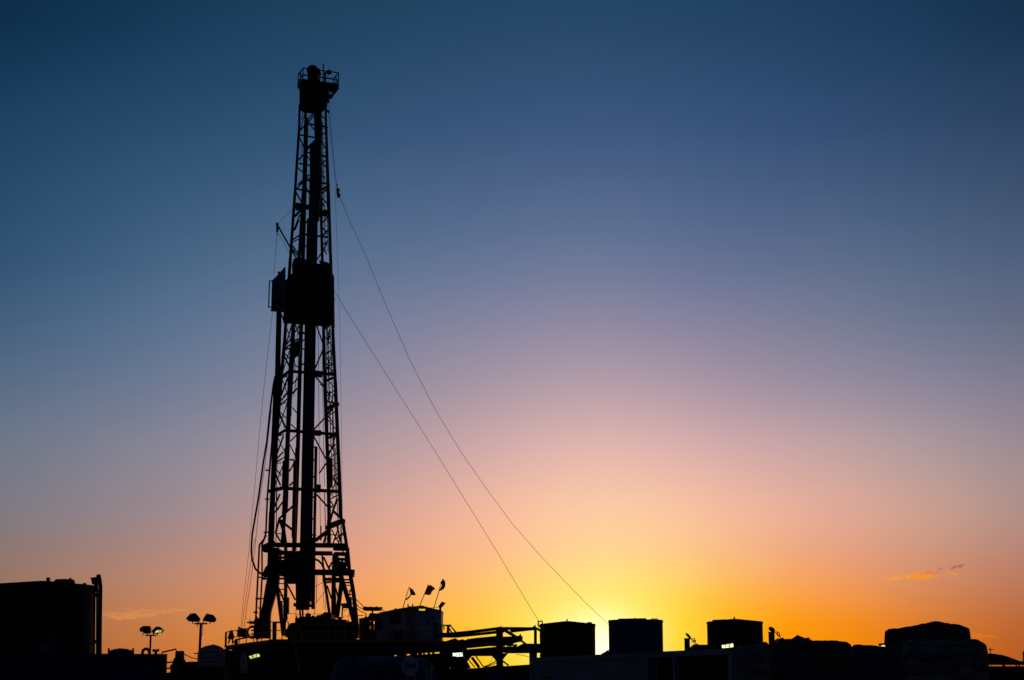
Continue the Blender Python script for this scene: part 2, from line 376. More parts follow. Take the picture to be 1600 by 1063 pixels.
# ------------------------------------------------------------------ upright storage tanks
def upright_tank(label, pxc, half, Y, y_eave, y_peak, m, group, extras, roof_m=None):
    s = Y/CP/FPX
    dist_c = Y*CP + 3*SP
    X = (pxc-800)/FPX*dist_c; r = half/FPX*dist_c
    zt = P(pxc, y_eave, Y-r*0.15).z; zp = P(pxc, y_peak, Y).z
    t = thing('storage_tank', label, 'tank', (X, Y, 0), group)
    mb = MB(); mb.lathe((X,Y,0), [(r,0),(r,zt*0.33),(r*1.0,zt*0.66),(r,zt)], 64)
    part('tank_shell', mb, m, t, True)
    for k in (0.33, 0.66, 0.99):
        b = MB(); b.lathe((X,Y,zt*k-0.04), [(r+0.005,0),(r+0.03,0),(r+0.03,0.08),(r+0.005,0.08)], 64)
        part('hoop', b, m, t)
    b = MB(); b.lathe((X,Y,zt+0.003), [(r+0.02,0),(r+0.02,0.05),(0.25,zp-zt),(0.01,zp-zt+0.01)], 64)
    part('roof', b, roof_m or matte, t, True)
    return t, X, r, zt, zp
t, X, r, zt, zp = upright_tank('large black upright tank at the left edge with a round emblem on its side', 67, 80, 60, 917, 908.5, black, None, None)
Ys = 60
def on_roof(px, py0, py1, wpx, Y, name, parent, m=black, dome=False):
    a = P(px, py0, Y); b_ = P(px, py1, Y); s = (P(px+wpx, py0, Y)-a).x
    mb = MB()
    if dome: mb.lathe((a.x, Y, b_.z-0.05), [(s/2,0),(s/2,(a.z-b_.z)*0.5+0.05),(s*0.42,(a.z-b_.z)*0.9+0.05),(0.02,a.z-b_.z+0.05)], 20)
    else: mb.obox((a.x, Y, (a.z+b_.z)/2), (Vector((1,0,0)),Vector((0,1,0)),UP), (s/2, s/2, (a.z-b_.z)/2+0.03))
    return part(name, mb, m, parent)
on_roof(75.5, 904, 909, 5, 60, 'vent_stub', t)
h = on_roof(101, 905, 911, 32, 59.3, 'hatch', t, dome=True)
on_roof(110, 904.5, 907, 3, 59.2, 'hatch_latch', h)
on_roof(132, 911, 914, 6, 59.3, 'fitting', t, dome=True)
# vent pipe and manifold at its right side
Yp = 58.6
b = MB(); b.path([P(155.5,1063,Yp),P(156,990,Yp),P(157,917,Yp),P(155.5,905,Yp),P(154,900,Yp)], 0.055*1.25, 10); part('vent_pipe', b, black, t, True)
b = MB(); b.blob(P(154,901,Yp), 0.085, 10); part('pipe_cap', b, black, t, True)
b = MB(); b.bar(P(151.5,1062,Yp), P(151.8,918,Yp), 0.05, 0.12); part('rail_and_glow_strip', b, black, t)
b = MB(); b.bar(P(146.3,1062,Yp), P(147.6,918,Yp), 0.055, 0.12); part('rail_and_glow_strip', b, rust, t)  # added filler bar, its rust colour stands in for warm sunset reflection on the tank limb
b = MB(); b.bar(P(142,904.5,Yp), P(152,903,Yp), 0.06, 0.1); b.bar(P(144.5,905,Yp), P(146,913,Yp), 0.08); b.bar(P(147,906,Yp), P(151,914,Yp), 0.14); b.bar(P(150,903,Yp), P(151,925,Yp), 0.1); part('valve_bracket', b, black, t)
b = MB(); b.bar(P(147,930,Yp), P(156,930,Yp), 0.12); part('pipe_clamp', b, black, t)
b = MB(); b.bar(P(147,1003,Yp), P(156,1003,Yp), 0.12); part('pipe_clamp', b, black, t)
# round emblem curved onto the tank shell
def on_shell(px, py, X, Yc, r, off):
    u = (px-800)/FPX; v = (531.5-py)/FPX
    d = Vector((u, CP - v*SP, SP + v*CP)); rr = r+off
    A = d.x**2+d.y**2; B = -2*(d.x*X+d.y*Yc); Cc = X*X+Yc*Yc-rr*rr
    tt = (-B-math.sqrt(max(B*B-4*A*Cc, 0)))/(2*A); return Vector((0,0,EYE))+d*tt
def shell_patch(polys, X, Yc, r, off, m, name, parent):
    mb = MB()
    for poly in polys:
        o = [on_shell(x, y, X, Yc, r, off) for x, y in poly]; i_ = [on_shell(x, y, X, Yc, r, 0.001) for x, y in poly]
        n = len(poly); mb.add(o+i_, [tuple(range(n))]+[(k, k+n, (k+1)%n+n, (k+1)%n) for k in range(n)])
    return part(name, mb, m, parent)
cx, cy, cr = 73.5, 1003, 16.5
ring = []
for k in range(28):
    a0, a1 = 2*math.pi*k/28, 2*math.pi*(k+1)/28
    ring.append([(cx+cr*math.cos(a0), cy+cr*math.sin(a0)), (cx+cr*math.cos(a1), cy+cr*math.sin(a1)), (cx+(cr-2)*math.cos(a1), cy+(cr-2)*math.sin(a1)), (cx+(cr-2)*math.cos(a0), cy+(cr-2)*math.sin(a0))])
shell_patch(ring, X, 60, r, 0.034, bluegrey, 'emblem_ring', t)
a_s, a_e = -0.42, math.pi-0.42
half = [(cx+(cr-2.6)*math.cos(a_s+(a_e-a_s)*k/12), cy+(cr-2.6)*math.sin(a_s+(a_e-a_s)*k/12)) for k in range(13)]
shell_patch([half], X, 60, r, 0.030, bluegrey, 'emblem_field', t)
shell_patch([[(cx-1,cy+3),(cx+1,cy+2.4),(cx+7.5,cy+12),(cx+6,cy+13)]], X, 60, r, 0.038, letter, 'emblem_stroke', t)
marks = []
for a in (-172,-162,-140,-130, -108,-98,-88,-78,-68, -46,-36,-14,-4,6,176):
    ar = R(a); c1 = (cx+23*math.cos(ar), cy+22*math.sin(ar)); tx, ty = -math.sin(ar), math.cos(ar); rx, ry = math.cos(ar), math.sin(ar)
    for off_ in (-1.1, 1.1):
        q = (c1[0]+tx*off_, c1[1]+ty*off_)
        marks.append([(q[0]-tx*.35-rx*1.7,q[1]-ty*.35-ry*1.7),(q[0]+tx*.35-rx*1.7,q[1]+ty*.35-ry*1.7),(q[0]+tx*.35+rx*1.7,q[1]+ty*.35+ry*1.7),(q[0]-tx*.35+rx*1.7,q[1]-ty*.35+ry*1.7)])
    marks.append([(c1[0]-tx*1.2-rx*.3,c1[1]-ty*1.2-ry*.3),(c1[0]+tx*1.2-rx*.3,c1[1]+ty*1.2-ry*.3),(c1[0]+tx*1.2+rx*.3,c1[1]+ty*1.2+ry*.3),(c1[0]-tx*1.2+rx*.3,c1[1]-ty*1.2+ry*.3)])
for mk in range(0, len(marks), 3): shell_patch(marks[mk:mk+3], X, 60, r, 0.008, bluegrey, 'emblem_letter', t)

GRP = 'upright tanks in front of the setting sun'
t, X, r, zt, zp = upright_tank('dark upright tank left of the brightest glow, a guy wire anchor beside its rim', 887, 43.3, 110, 976.5, 971, black, GRP, None)
on_roof(886, 968, 972, 2, 110, 'vent_stub', t); on_roof(921, 972, 977, 9, 109, 'hatch', t, dome=True)
b = MB(); q = [P(841,978,109),P(841,971,109),P(847,971,109),P(847.5,977,109)]; b.path(q, 0.05, 6); b.bar(P(839.5,971,109), P(848,970.5,109), 0.06); b.bar(P(841,979,109), P(846,979,109), 0.12); part('gauge_frame', b, black, t)
t, X, r, zt, zp = upright_tank('dark blue upright tank with a flat walkway on its roof, right of the brightest glow', 993.5, 42.3, 108, 970.5, 968, tanknavy, GRP, None)
b = MB(); b.bar(P(966,968.3,107), P(1009,967.6,107), 0.09, 0.8); part('roof_walkway', b, black, t)
b = MB()
for x0 in (1018, 1022.5, 1027): b.bar(P(x0,970,107), P(x0,967,107), 0.07)
b.bar(P(1017.5,967.2,107), P(1028,967.4,107), 0.05); part('vent_frame', b, black, t)
on_roof(992, 966.4, 968.5, 2, 107, 'vent_stub', t)
t, X, r, zt, zp = upright_tank('black upright tank standing between the two exhaust stacks', 1148.7, 43.3, 112, 972.8, 967.5, black, GRP, None)
on_roof(1147.3, 965, 969, 2.2, 112, 'vent_stub', t)
on_roof(1181, 970, 973, 6, 111, 'hatch', t, dome=True)
b = MB(); b.bar(P(1114,970.2,111), P(1134,969.5,111), 0.1, 0.8); part('roof_walkway', b, black, t)

# ------------------------------------------------------------------ navy container at lower left
Yc = 36.0
zt = P(131, 1022, Yc).z; x1 = P(261.5, 1022, Yc).x; x0 = x1-6.06
t = thing('shipping_container', 'long navy blue corrugated container filling the lower left corner', 'container', ((x0+x1)/2, Yc, 0))
b = MB(); per = 0.27; vs = []; xx = x0+0.12; prof = []
while xx < x1-0.12:
    prof += [(xx,0),(xx+0.09,0),(xx+0.125,0.04),(xx+0.225,0.04)]; xx += per
prof = [p for p in prof if p[0] < x1-0.08]
n = len(prof)
for x, d in prof: vs += [(x, Yc+0.03+d, 0.2), (x, Yc+0.03+d, zt-0.11)]
b.add(vs, [(2*i, 2*i+2, 2*i+3, 2*i+1) for i in range(n-1)]); part('corrugated_wall', b, navy, t)
b = MB(); b.box((x0, Yc, zt-0.12), (x1, Yc+0.12, zt)); part('top_rail', b, navy, t)
b = MB(); b.box((x0, Yc, 0.0), (x1, Yc+0.12, 0.18)); part('bottom_rail', b, navy, t)
for xa in (x0, x1-0.12):
    b = MB(); b.box((xa, Yc-0.003, 0.18), (xa+0.12, Yc+0.12, zt-0.12)); part('corner_post', b, navy, t)
b = MB(); b.box((x0+0.02, Yc+0.12, zt-0.1), (x1-0.02, Yc+2.4, zt-0.03)); part('roof', b, navy, t)
b = MB(); b.box((x0+0.01, Yc+2.3, 0), (x1-0.01, Yc+2.42, zt-0.1)); b.box((x1-0.06, Yc+0.12, 0), (x1-0.01, Yc+2.3, zt-0.1)); b.box((x0+0.01, Yc+0.12, 0), (x0+0.06, Yc+2.3, zt-0.1)); part('end_wall', b, navy, t)
b = MB(); b.box((P(123,1030,Yc).x, Yc-0.02, P(123,1050,Yc).z), (P(150,1030,Yc).x, Yc+0.03, P(123,1030,Yc).z)); part('door_panel', b, navy, t)
rot = math.atan2(-x1, Yc); cor = Vector((x1, Yc, 0))-ORI[t.name]      # the container stands turned square to the viewer
for ch in t.children: ch.data.transform(Matrix.Translation(cor) @ Matrix.Rotation(rot, 4, 'Z') @ Matrix.Translation(-cor))
Y2 = 36.9
b = MB(); a = P(189,1022,Y2); s = mpp(Y2)
b.lathe((a.x,Y2,a.z-0.1), [(19*s,0),(19*s,0.13),(17.5*s,0.17),(9*s,0.205),(0.01,0.215)], 28); h = part('hatch', b, navy, t, True)
for px in (170, 187, 208):
    b = MB(); b.bar(P(px,1022,Y2-0.25), P(px,1013,Y2-0.25), 0.035); part('hatch_bolt', b, steel, h)
b = MB(); b.path([P(222.5,1022,Y2),P(223,1017,Y2),P(226,1014.5,Y2),P(230,1014,Y2),P(233,1016.5,Y2),P(233.5,1022.5,Y2)], 0.033, 9); part('gooseneck_vent', b, steel, t, True)
b = MB(); b.bar(P(243.5,1022.5,Y2), P(243.5,1016,Y2), 0.05); b.bar(P(238.5,1016.6,Y2), P(248.5,1016.6,Y2), 0.045); b.bar(P(239.5,1019,Y2), P(239.5,1014.5,Y2), 0.03); b.bar(P(247.5,1018,Y2), P(247.5,1014,Y2), 0.03); part('tee_valve', b, steel, t)
# ------------------------------------------------------------------ light towers
def lamp_head(poly, Y, parent, lens=None):
    mb = MB(); ctr = sum((P(x,y,Y) for x, y in poly), Vector())/len(poly)
    front = polyP(poly, Y-0.25); c2 = sum(front, Vector())/len(front)
    back_ = [c2 + (p-c2)*0.72 + BACKW*0.5 for p in front]; n = len(front)
    mb.add(front+back_, [tuple(range(n)), tuple(range(2*n-1,n-1,-1))]+[(i,i+n,(i+1)%n+n,(i+1)%n) for i in range(n)])
    hd = part('lamp_head', mb, steel2, parent)
    if lens:
        l_ = MB(); l_.prism(polyP(lens, Y-0.258), (0,-0.012,0)); part('lens', l_, glow_green, hd, label='lit greenish lamp lens')
    return hd
Z = lambda ox, oy, s, x, y: (ox+x/s, oy+y/s)
def zz(ox, oy, s, pts): return [Z(ox,oy,s,x,y) for x, y in pts]
LG = 'twin head light towers on the left'
Y = 62; c = P(235.5,1000,Y)
t = thing('light_tower', 'shorter light tower with one glowing green head, over the navy container', 'light tower', (c.x, Y, 0), LG)
top = P(235.5, 993, Y); b = MB(); b.tube((c.x,Y,0), (top.x,Y,top.z), 0.036, n=8); part('pole', b, steel, t, True)
b = MB(); b.bar(P(227,993,Y), P(244,993,Y), 0.045); part('crossbar', b, steel, t)
h1 = lamp_head(zz(200,940,8.644,[(155,360),(205,330),(295,330),(300,435),(225,437),(195,410),(160,410)]), Y, t)
h2 = lamp_head(zz(200,940,8.644,[(315,400),(375,340),(430,340),(475,385),(440,428),(340,440)]), Y, t, zz(200,940,8.644,[(362,418),(398,390),(468,388),(438,422)]))
for h_, xx in ((h1,223.5),(h1,231),(h2,239.5),(h2,246)):
    b = MB(); b.bar(P(xx,989,Y), P(xx,993,Y), 0.03); part('bracket', b, steel, h_)
Y = 58; c = P(311.5,1016,Y); top = P(314, 974, Y)
t = thing('light_tower', 'taller unlit light tower with two hexagonal heads, rising behind the pale bundle', 'light tower', (c.x, Y, 0), LG)
b = MB(); b.tube((c.x-0.02,Y,0), top, 0.045, n=8); part('pole', b, steel, t, True)
b = MB(); b.bar(P(304,974.7,Y), P(324,974.7,Y), 0.05); part('crossbar', b, steel, t)
h1 = lamp_head(zz(200,940,8.644,[(780,230),(840,165),(910,155),(970,230),(950,280),(820,270)]), Y, t)
h2 = lamp_head(zz(200,940,8.644,[(1012,265),(1012,235),(1060,162),(1150,180),(1190,235),(1160,285)]), Y, t)
for h_, xx in ((h1,301),(h1,310),(h2,317.5),(h2,328)):
    b = MB(); b.bar(P(xx,971,Y), P(xx,975,Y), 0.03); part('bracket', b, steel, h_)
b = MB(); b.path([P(316.5,975,Y),P(317,985,Y),P(315,995,Y)], 0.008, 5); b.path([P(308.5,975,Y),P(308.5,980,Y)], 0.012, 5); part('cable', b, rubber, t)
# ------------------------------------------------------------------ pump unit behind the container
Y = 46
t = thing('pump_unit', 'dark pump unit with a rusty upright block, between navy container and pale bundle', 'pump', (P(290,1063,Y).x, Y, 0))
b = MB(); b.prism(polyP([(266,1063),(266,1048),(270,1034),(285,1034),(287,1035.5),(295,1034),(330,1034),(330,1063)], Y), (0,1.6,0)); b.box((P(266,1063,Y).x,Y,0),(P(330,1063,Y).x,Y+1.6,P(266,1062,Y).z)); part('housing', b, steel, t)
b = MB(); b.prism(polyP([(273,1036),(274,1017.5),(284,1017),(284.3,1036)], Y-0.1), (0,0.35,0)); part('motor_block', b, rust, t)
b = MB(); b.prism(polyP([(268,1036),(274,1026),(274,1036)], Y), (0,0.3,0)); part('gusset', b, steel, t)
b = MB(); b.prism(polyP([(284,1028),(288,1035),(284,1035)], Y), (0,0.3,0)); part('gusset', b, steel, t)
b = MB(); b.lathe(P(271.5,1043,Y-0.12), [(0.08,0),(0.09,0.02),(0.09,0.1),(0.03,0.12)], 16, (0,-1,0)); part('pulley', b, steel, t)
b = MB(); b.path([P(252.8,1024,Y),P(253,1019.5,Y),P(275,1014.5,Y),P(276,1020,Y)], 0.022, 7); part('bent_pipe', b, steel, t, True)
for ya, yb in ((1036,1034.5),(1045,1044)):
    b = MB(); b.tube(P(255,ya,Y), P(272,yb,Y), 0.02, n=6); part('pipe', b, steel, t)
b = MB(); b.path([P(284,1020.5,Y),P(292,1024.5,Y),P(300,1028,Y),P(308,1029.5,Y)], 0.012, 6); part('cable', b, rubber, t)
b = MB(); b.bar(P(303,1021.3,Y), P(309,1021.3,Y), 0.03); part('pipe_end', b, steel, t)
b = MB(); b.prism(polyP([(258,1070),(258,1051.5),(267,1050.5),(267,1070)], Y), (0,1.0,0)); part('skid_end', b, steel, t)

# ------------------------------------------------------------------ sheet-covered loads
def load(name, label, cat, prof, Y, depth, ybot, m, group=None, fold=0.03, layers=True, seed=0, rnd=0.25, kids=None):
    zb = P(prof[0][0], ybot, Y).z if ybot else 0.0
    pxs = [p[0] for p in prof]; pys = [p[1] for p in prof]
    nxx = 110; vs = []; nv = 180
    xa, xb = prof[0][0], prof[-1][0]
    s = mpp(Y)
    mb = MB()
    for i in range(nxx+1):
        px = xa+(xb-xa)*i/nxx; top = P(px, float(np.interp(px, pxs, pys)), Y)
        ed = min(i, nxx-i)/nxx*(xb-xa)*s; inset = max(0.0, rnd-ed)**2/rnd*0.9
        H = top.z-zb
        for j in range(nv+1):
            q = j/nv
            if q < 0.4: y = 0.0; z = zb+H*(1-(1-q/0.4)**2.2)
            elif q < 0.6: y = (q-0.4)/0.2*depth; z = zb+H
            else: y = depth; z = zb+H*(1-(q-0.6)/0.4)
            rr = min(0.16, H*0.4)
            if q < 0.4 and z > zb+H-rr: k = (z-(zb+H-rr))/rr; y = rr*(1-math.sqrt(max(0,1-k*k)))*0.9
            if q >= 0.6 and z > zb+H-rr: k = (z-(zb+H-rr))/rr; y = depth-rr*(1-math.sqrt(max(0,1-k*k)))*0.9
            if 0.4 <= q <= 0.6: y = rr*0.9+(depth-2*rr*0.9)*(q-0.4)/0.2; 
            y = inset+y*(depth-2*inset)/depth
            pt = Vector((top.x, Y+y, z))
            wx = mnoise.noise(Vector((pt.x*1.3+seed, 7.1, pt.z*1.3)))
            f = 1-2*abs(mnoise.noise(Vector((pt.x*1.6+seed+wx, y*1.2, pt.z*6.0+wx*2.5))))
            f3 = 1-2*abs(mnoise.noise(Vector((pt.x*4.6+seed+3*wx, y*1.2, pt.z*11+wx*3))))
            f2 = mnoise.noise(Vector((pt.x*7+seed, y*3, pt.z*2.0)))
            pt.y -= fold*(f*1.5+f3*0.7+f2*0.5) * (1 if q < 0.5 else -1)
            if layers: pt.y -= 0.06*abs(math.sin(z*math.pi/0.22+wx*1.5))**0.5*(1 if q < 0.4 else 0)
            if 0.33 < q < 0.67: pt.z += fold*0.5*f2+fold*0.35*f3
            dd = pt.y-Y; rd = Vector((P((xa+xb)/2, 1000, Y).x, Y, 0)).normalized(); pt.x += rd.x*dd; pt.y = Y+rd.y*dd
            pt.z += fold*0.4*mnoise.noise(Vector((pt.x*4.5, seed, 1.5)))*min(1,max(0,(pt.z-zb)/max(H,.01)*3-2))
            vs.append(pt)
    w_ = nv+1
    mb.add(vs, [(i*w_+j, (i+1)*w_+j, (i+1)*w_+j+1, i*w_+j+1) for i in range(nxx) for j in range(nv)])
    mb.add([vs[j] for j in range(w_)], [tuple(range(w_))]); mb.add([vs[nxx*w_+j] for j in range(w_)], [tuple(range(w_))])
    cxx = (vs[0].x+vs[-1].x)/2
    return solo(name, mb, m, label, cat, (cxx, Y+depth/2, zb), group, True)
b = MB(); qa, qb = P(306,1042,39.9), P(352,1042,39.9); b.box((qa.x,39.8,0),(qb.x,41.2,qa.z-.005)); b.box((qa.x-.03,39.77,qa.z-.25),(qb.x,39.8,qa.z-.12))
solo('steel_skid', b, steel, 'dark steel skid carrying the rounded pale wrapped bundle', 'skid', ((qa.x+qb.x)/2,40.5,0))
GL = 'sheet wrapped loads along the right foreground'
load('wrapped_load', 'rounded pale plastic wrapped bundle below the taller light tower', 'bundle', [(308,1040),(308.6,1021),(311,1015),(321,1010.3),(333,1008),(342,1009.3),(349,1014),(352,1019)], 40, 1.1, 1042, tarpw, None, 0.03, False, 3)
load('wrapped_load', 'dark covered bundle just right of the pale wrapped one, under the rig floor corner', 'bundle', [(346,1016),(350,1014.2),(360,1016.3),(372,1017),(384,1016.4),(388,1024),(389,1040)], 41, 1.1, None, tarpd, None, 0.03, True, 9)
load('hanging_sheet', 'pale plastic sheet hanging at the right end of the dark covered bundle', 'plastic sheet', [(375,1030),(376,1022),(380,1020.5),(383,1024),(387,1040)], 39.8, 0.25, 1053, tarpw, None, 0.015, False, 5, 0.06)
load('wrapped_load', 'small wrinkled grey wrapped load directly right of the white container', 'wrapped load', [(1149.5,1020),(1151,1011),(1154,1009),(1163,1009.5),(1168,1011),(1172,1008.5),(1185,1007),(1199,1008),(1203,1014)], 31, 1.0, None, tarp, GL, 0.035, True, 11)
load('wrapped_load', 'broad grey wrapped load with a sharp peak near its left end', 'wrapped load', [(1201,1010),(1206,1008),(1222,1004.5),(1238,998),(1246,993),(1252,995),(1260,999.5),(1272,1002),(1292,1001),(1310,1002),(1323,1002.8),(1330,1008),(1334,1016)], 33, 1.2, None, tarpd, GL, 0.03, True, 21)
load('wrapped_load', 'low flat dark wrapped load between the peaked load and the big mound', 'wrapped load', [(1330,1012),(1333,1008.5),(1350,1008),(1372,1009),(1395,1012),(1412,1016)], 36, 1.2, None, tarpd, GL, 0.02, True, 31)
load('wrapped_load', 'tallest domed dark mound at the right, behind the rounded front load', 'wrapped load', [(1381,1004),(1381.5,988),(1387,984.3),(1398,982),(1409,981.3),(1428,977.5),(1433,977.8),(1437,976.4),(1450,972.9),(1462,971.8),(1484,974.3),(1503,977),(1513,980.6),(1516,985),(1518,1004)], 44, 2.0, None, tarpd, GL, 0.03, True, 41)
load('wrapped_load', 'wide rounded grey wrapped load nearest the right edge, in front of the tallest mound', 'wrapped load', [(1409,1030),(1409.5,1008),(1413,1003.5),(1419,1001),(1436,1001.2),(1446,1002.3),(1460,1000.5),(1472,999.3),(1483,1001.5),(1494,1002.8),(1505,1000.6),(1516,999.4),(1530,1002),(1541,1007),(1543.5,1014),(1545,1032)], 30, 1.2, None, tarp, GL, 0.035, True, 51)
load('covered_load', 'low sloping dark covered load at the right edge, sky showing beneath it', 'covered load', [(1540,1021),(1548,1021),(1560,1022.6),(1570,1024.5),(1577,1027),(1584,1029.7),(1594,1033.2),(1612,1033.6),(1640,1034)], 62, 2.0, 1038.2, tarpd, None, 0.01, False, 61)
Y = 62; zb1 = P(1545,1038.2,Y).z; zb0 = P(1545,1041.2,Y).z
t = thing('flatbed_trailer', 'dark flatbed deck along the bottom right corner under the sloping load', 'trailer', (P(1580,1060,Y).x, Y, 0))
b = MB(); b.box((P(1500,1041,Y).x, Y-0.2, P(1545,1052,Y).z), (P(1700,1041,Y).x, Y+2.3, zb0)); part('deck', b, steel, t)
for px, w_ in ((1569,4),(1588.5,1.5),(1593,2),(1620,4)):
    b = MB(); b.box((P(px,1040,Y).x-w_*0.008, Y, zb0), (P(px,1040,Y).x+w_*0.008, Y+0.1, zb1+0.02)); part('timber_block', b, rust, t)
b = MB(); b.box((P(1500,1041,Y).x, Y+0.1, 0), (P(1700,1041,Y).x, Y+0.3, P(1545,1052,Y).z)); part('side_skirt', b, steel, t)
b = MB(); b.path([P(1600,1040,61), P(1599.3,1020,61), P(1600,1018,61)], 0.03, 7)
solo('marker_post', b, orange, 'thin reddish post cut by the right edge of the picture', 'post', P(1600,1040,61))
b = MB(); pa = P(1547,1011.5,90); b.tube((pa.x,90,0), pa, 0.018, n=6); b.bar(P(1544.5,1015.2,90), P(1554,1015.2,90), 0.03)
b.bar(P(1546,1013.5,90), P(1548.5,1017,90), 0.03)
solo('antenna', b, steel, 'small antenna with one crossbar above the sloping load at right', 'antenna', (pa.x,90,0))
# ------------------------------------------------------------------ long white container
A = PZ(828, 1028, 2.62); B = PZ(1142, 1013, 2.62)
d = (B-A); d.z = 0; ln = d.length; dx = d.normalized(); dn = Vector((-dx.y, dx.x, 0))   # dn points away from camera
if dn.y < 0: dn = -dn
H = 2.62
def CT(s, dep, z): return Vector((A.x, A.y, 0)) + dx*s + dn*dep + UP*z
def s_at(px):      # station along the container seen at picture column px
    u = (px-800)/FPX
    best = min(range(0, 2001), key=lambda k: abs((CT(ln*k/2000,0,H).x)/((CT(ln*k/2000,0,H).y)*CP+(H-EYE)*SP) - u)); return ln*best/2000
t = thing('site_container', 'long white container with solid left wall and open framed right bays', 'container', (A.x, A.y, 0))
def cbox(s0, s1, d0, d1, z0, z1):
    c_ = CT((s0+s1)/2, (d0+d1)/2, (z0+z1)/2); return MB().obox(c_, (dx, dn, UP), ((s1-s0)/2, (d1-d0)/2, (z1-z0)/2))
s1 = s_at(1009); s2 = s_at(1024); s3 = s_at(1051); s4 = s_at(1056); s5 = s_at(1137)
b = MB(); k = 0.0; prof = []
while k < s1-0.1:
    prof += [(k+0.02,0.03),(k+0.09,0.03),(k+0.12,0.04),(k+0.2,0.04)]; k += 0.25
vs = []
for q, dd in prof: vs += [CT(q,dd,0.18), CT(q,dd,H-0.14)]
b.add(vs, [(2*i,2*i+2,2*i+3,2*i+1) for i in range(len(prof)-1)]); part('corrugated_wall', b, white, t)
part('top_rail', cbox(0, ln, 0, 0.12, H-0.14, H), white, t)
part('bottom_rail', cbox(0, ln, 0, 0.12, 0.02, 0.18), white, t)
for q in (0, s1, s3, s5): part('post', cbox(q, q+(0.12 if q else 0.1), -0.004, 0.12, 0.18, H-0.143), whited if q == s3 else white, t)
part('door_leaf', cbox(s1+0.13, s2, 0.05, 0.09, 0.18, H-0.145), tanknavy, t)
part('bay_shelf', cbox(s2+0.1, s3, 0.3, 2.2, H-1.22, H-1.18), whited, t)
part('bay_shelf', cbox(s4+0.2, s5, 0.6, 2.2, H-1.30, H-1.26), whited, t)
part('vent_slot', cbox(s_at(845), s_at(859), -0.002, 0.03, H-0.62, H-0.56), letter, t)
part('back_wall', cbox(0, ln, 2.35, 2.43, 0.1, H-0.05), steel, t)
part('roof', cbox(0.01, ln-0.01, 0.12, 2.43, H-0.05, H-0.01), white, t)
part('floor', cbox(0.01, ln-0.01, 0.12, 2.35, 0.05, 0.17), steel, t)
part('partition', cbox(s1+0.14, s1+0.2, 0.12, 2.35, 0.17, H-0.05), steel, t)
part('end_wall', cbox(ln-0.06, ln, 0.12, 2.43, 0.1, H-0.05), steel, t)
part('end_wall', cbox(0, 0.06, 0.12, 2.43, 0.1, H-0.05), white, t)
b = MB(); b.prism(polyP([(1142.5,1022.5),(1149,1022.5),(1153,1070),(1143,1070)], 38.6), (0,0.4,0)); b.v = [v for v in b.v]
solo('leaning_panel', b, white, 'narrow pale panel standing between white container and wrinkled load', 'panel', P(1147,1070,38.6))
b = MB(); b.prism(polyP([(940,1021.5),(946,1018.5),(951,1015.2),(952,1023),(941,1023)], 46), (0,0.3,0))
solo('roof_flap', b, steel, 'small dark flap on the white container roof between two tanks', 'flap', P(946,1022,46))

# ------------------------------------------------------------------ generators with exhaust stacks
def generator(label, Y, stack, cap, brk, hood, capw, grp):
    (xa, xb, ya, yb) = stack; c_ = P((xa+xb)/2, yb, Y)
    t = thing('generator', label, 'generator', (c_.x, Y, 0), grp)
    b = MB(); b.prism(polyP(hood, Y-0.3), (0,2.0,0)); part('hood', b, steel, t)
    xl, xr = min(p[0] for p in hood), max(p[0] for p in hood)
    b = MB(); b.box((P(xl,1010,Y).x, Y-0.28, 0), (P(xr,1010,Y).x, Y+1.68, P(xl, hood[0][1]-0.5, Y).z)); part('engine_casing', b, steel, t)
    r_ = (P(xb,ya,Y).x-P(xa,ya,Y).x)/2
    b = MB(); b.lathe((c_.x,Y,0.2), [(r_,0),(r_,P(xa,ya,Y).z-0.26),(r_*1.1,P(xa,ya,Y).z-0.25),(r_*1.1,P(xa,ya,Y).z-0.2),(r_*0.9,P(xa,ya,Y).z-0.2)], 20); st = part('exhaust_stack', b, steel, t, True)
    (cx_, cy_, tilt) = cap; cc = P(cx_, cy_, Y); ax = Vector((math.cos(R(tilt)), capw[1], math.sin(R(tilt)))).normalized()
    b = MB(); b.lathe(cc-ax*0.03, [(capw[0],0),(capw[0],0.02),(capw[0]*0.6,0.06),(0.02,0.07)], 20, ax); part('rain_cap', b, steel, st)
    b = MB()
    for p_, q_ in brk: b.bar(P(p_[0],p_[1],Y), P(q_[0],q_[1],Y), 0.032)
    part('cap_bracket', b, steel, st)
z8 = lambda pts: zz(1040,940,8.0,pts)
def sgs(L_): 
    o = []
    for i in range(0, len(L_), 2): o.append((z8([L_[i]])[0], z8([L_[i+1]])[0]))
    return o
GG = 'generator sets with capped exhaust stacks'
generator('generator set whose thin rain cap gapes open, left of the black tank', 80, (1069.6,1078.2,997.5,1016), (1076,993.8,38+3), sgs([(320,460),(380,520),(345,455),(365,470),(365,470),(345,520),(330,470),(330,495),(330,495),(350,520),(375,480),(370,525),(340,480),(375,495)]), [(1078,1017),(1081,1013.5),(1088,1007.5),(1090,1005.5),(1091,1007.3),(1106,1007.5),(1192,1008),(1200,1017)], (0.19,0.12), GG)
generator('generator set with a fat round rain cap, right of the black tank', 78, (1201.3,1211,987.6,1012), (1206.3,983.3,60), sgs([(1370,380),(1440,450),(1385,375),(1430,400),(1430,400),(1410,440),(1385,400),(1405,430),(1400,385),(1395,420),(1425,410),(1430,450)]), [(1194,1010),(1194,1003),(1198,1003.5),(1202,1008),(1212,1005.5),(1219,1000.5),(1224,996.3),(1225,998.5),(1236,998.3),(1262,998.3),(1263.5,996),(1266,999),(1271,1002),(1280,1010)], (0.16,-0.9), GG)

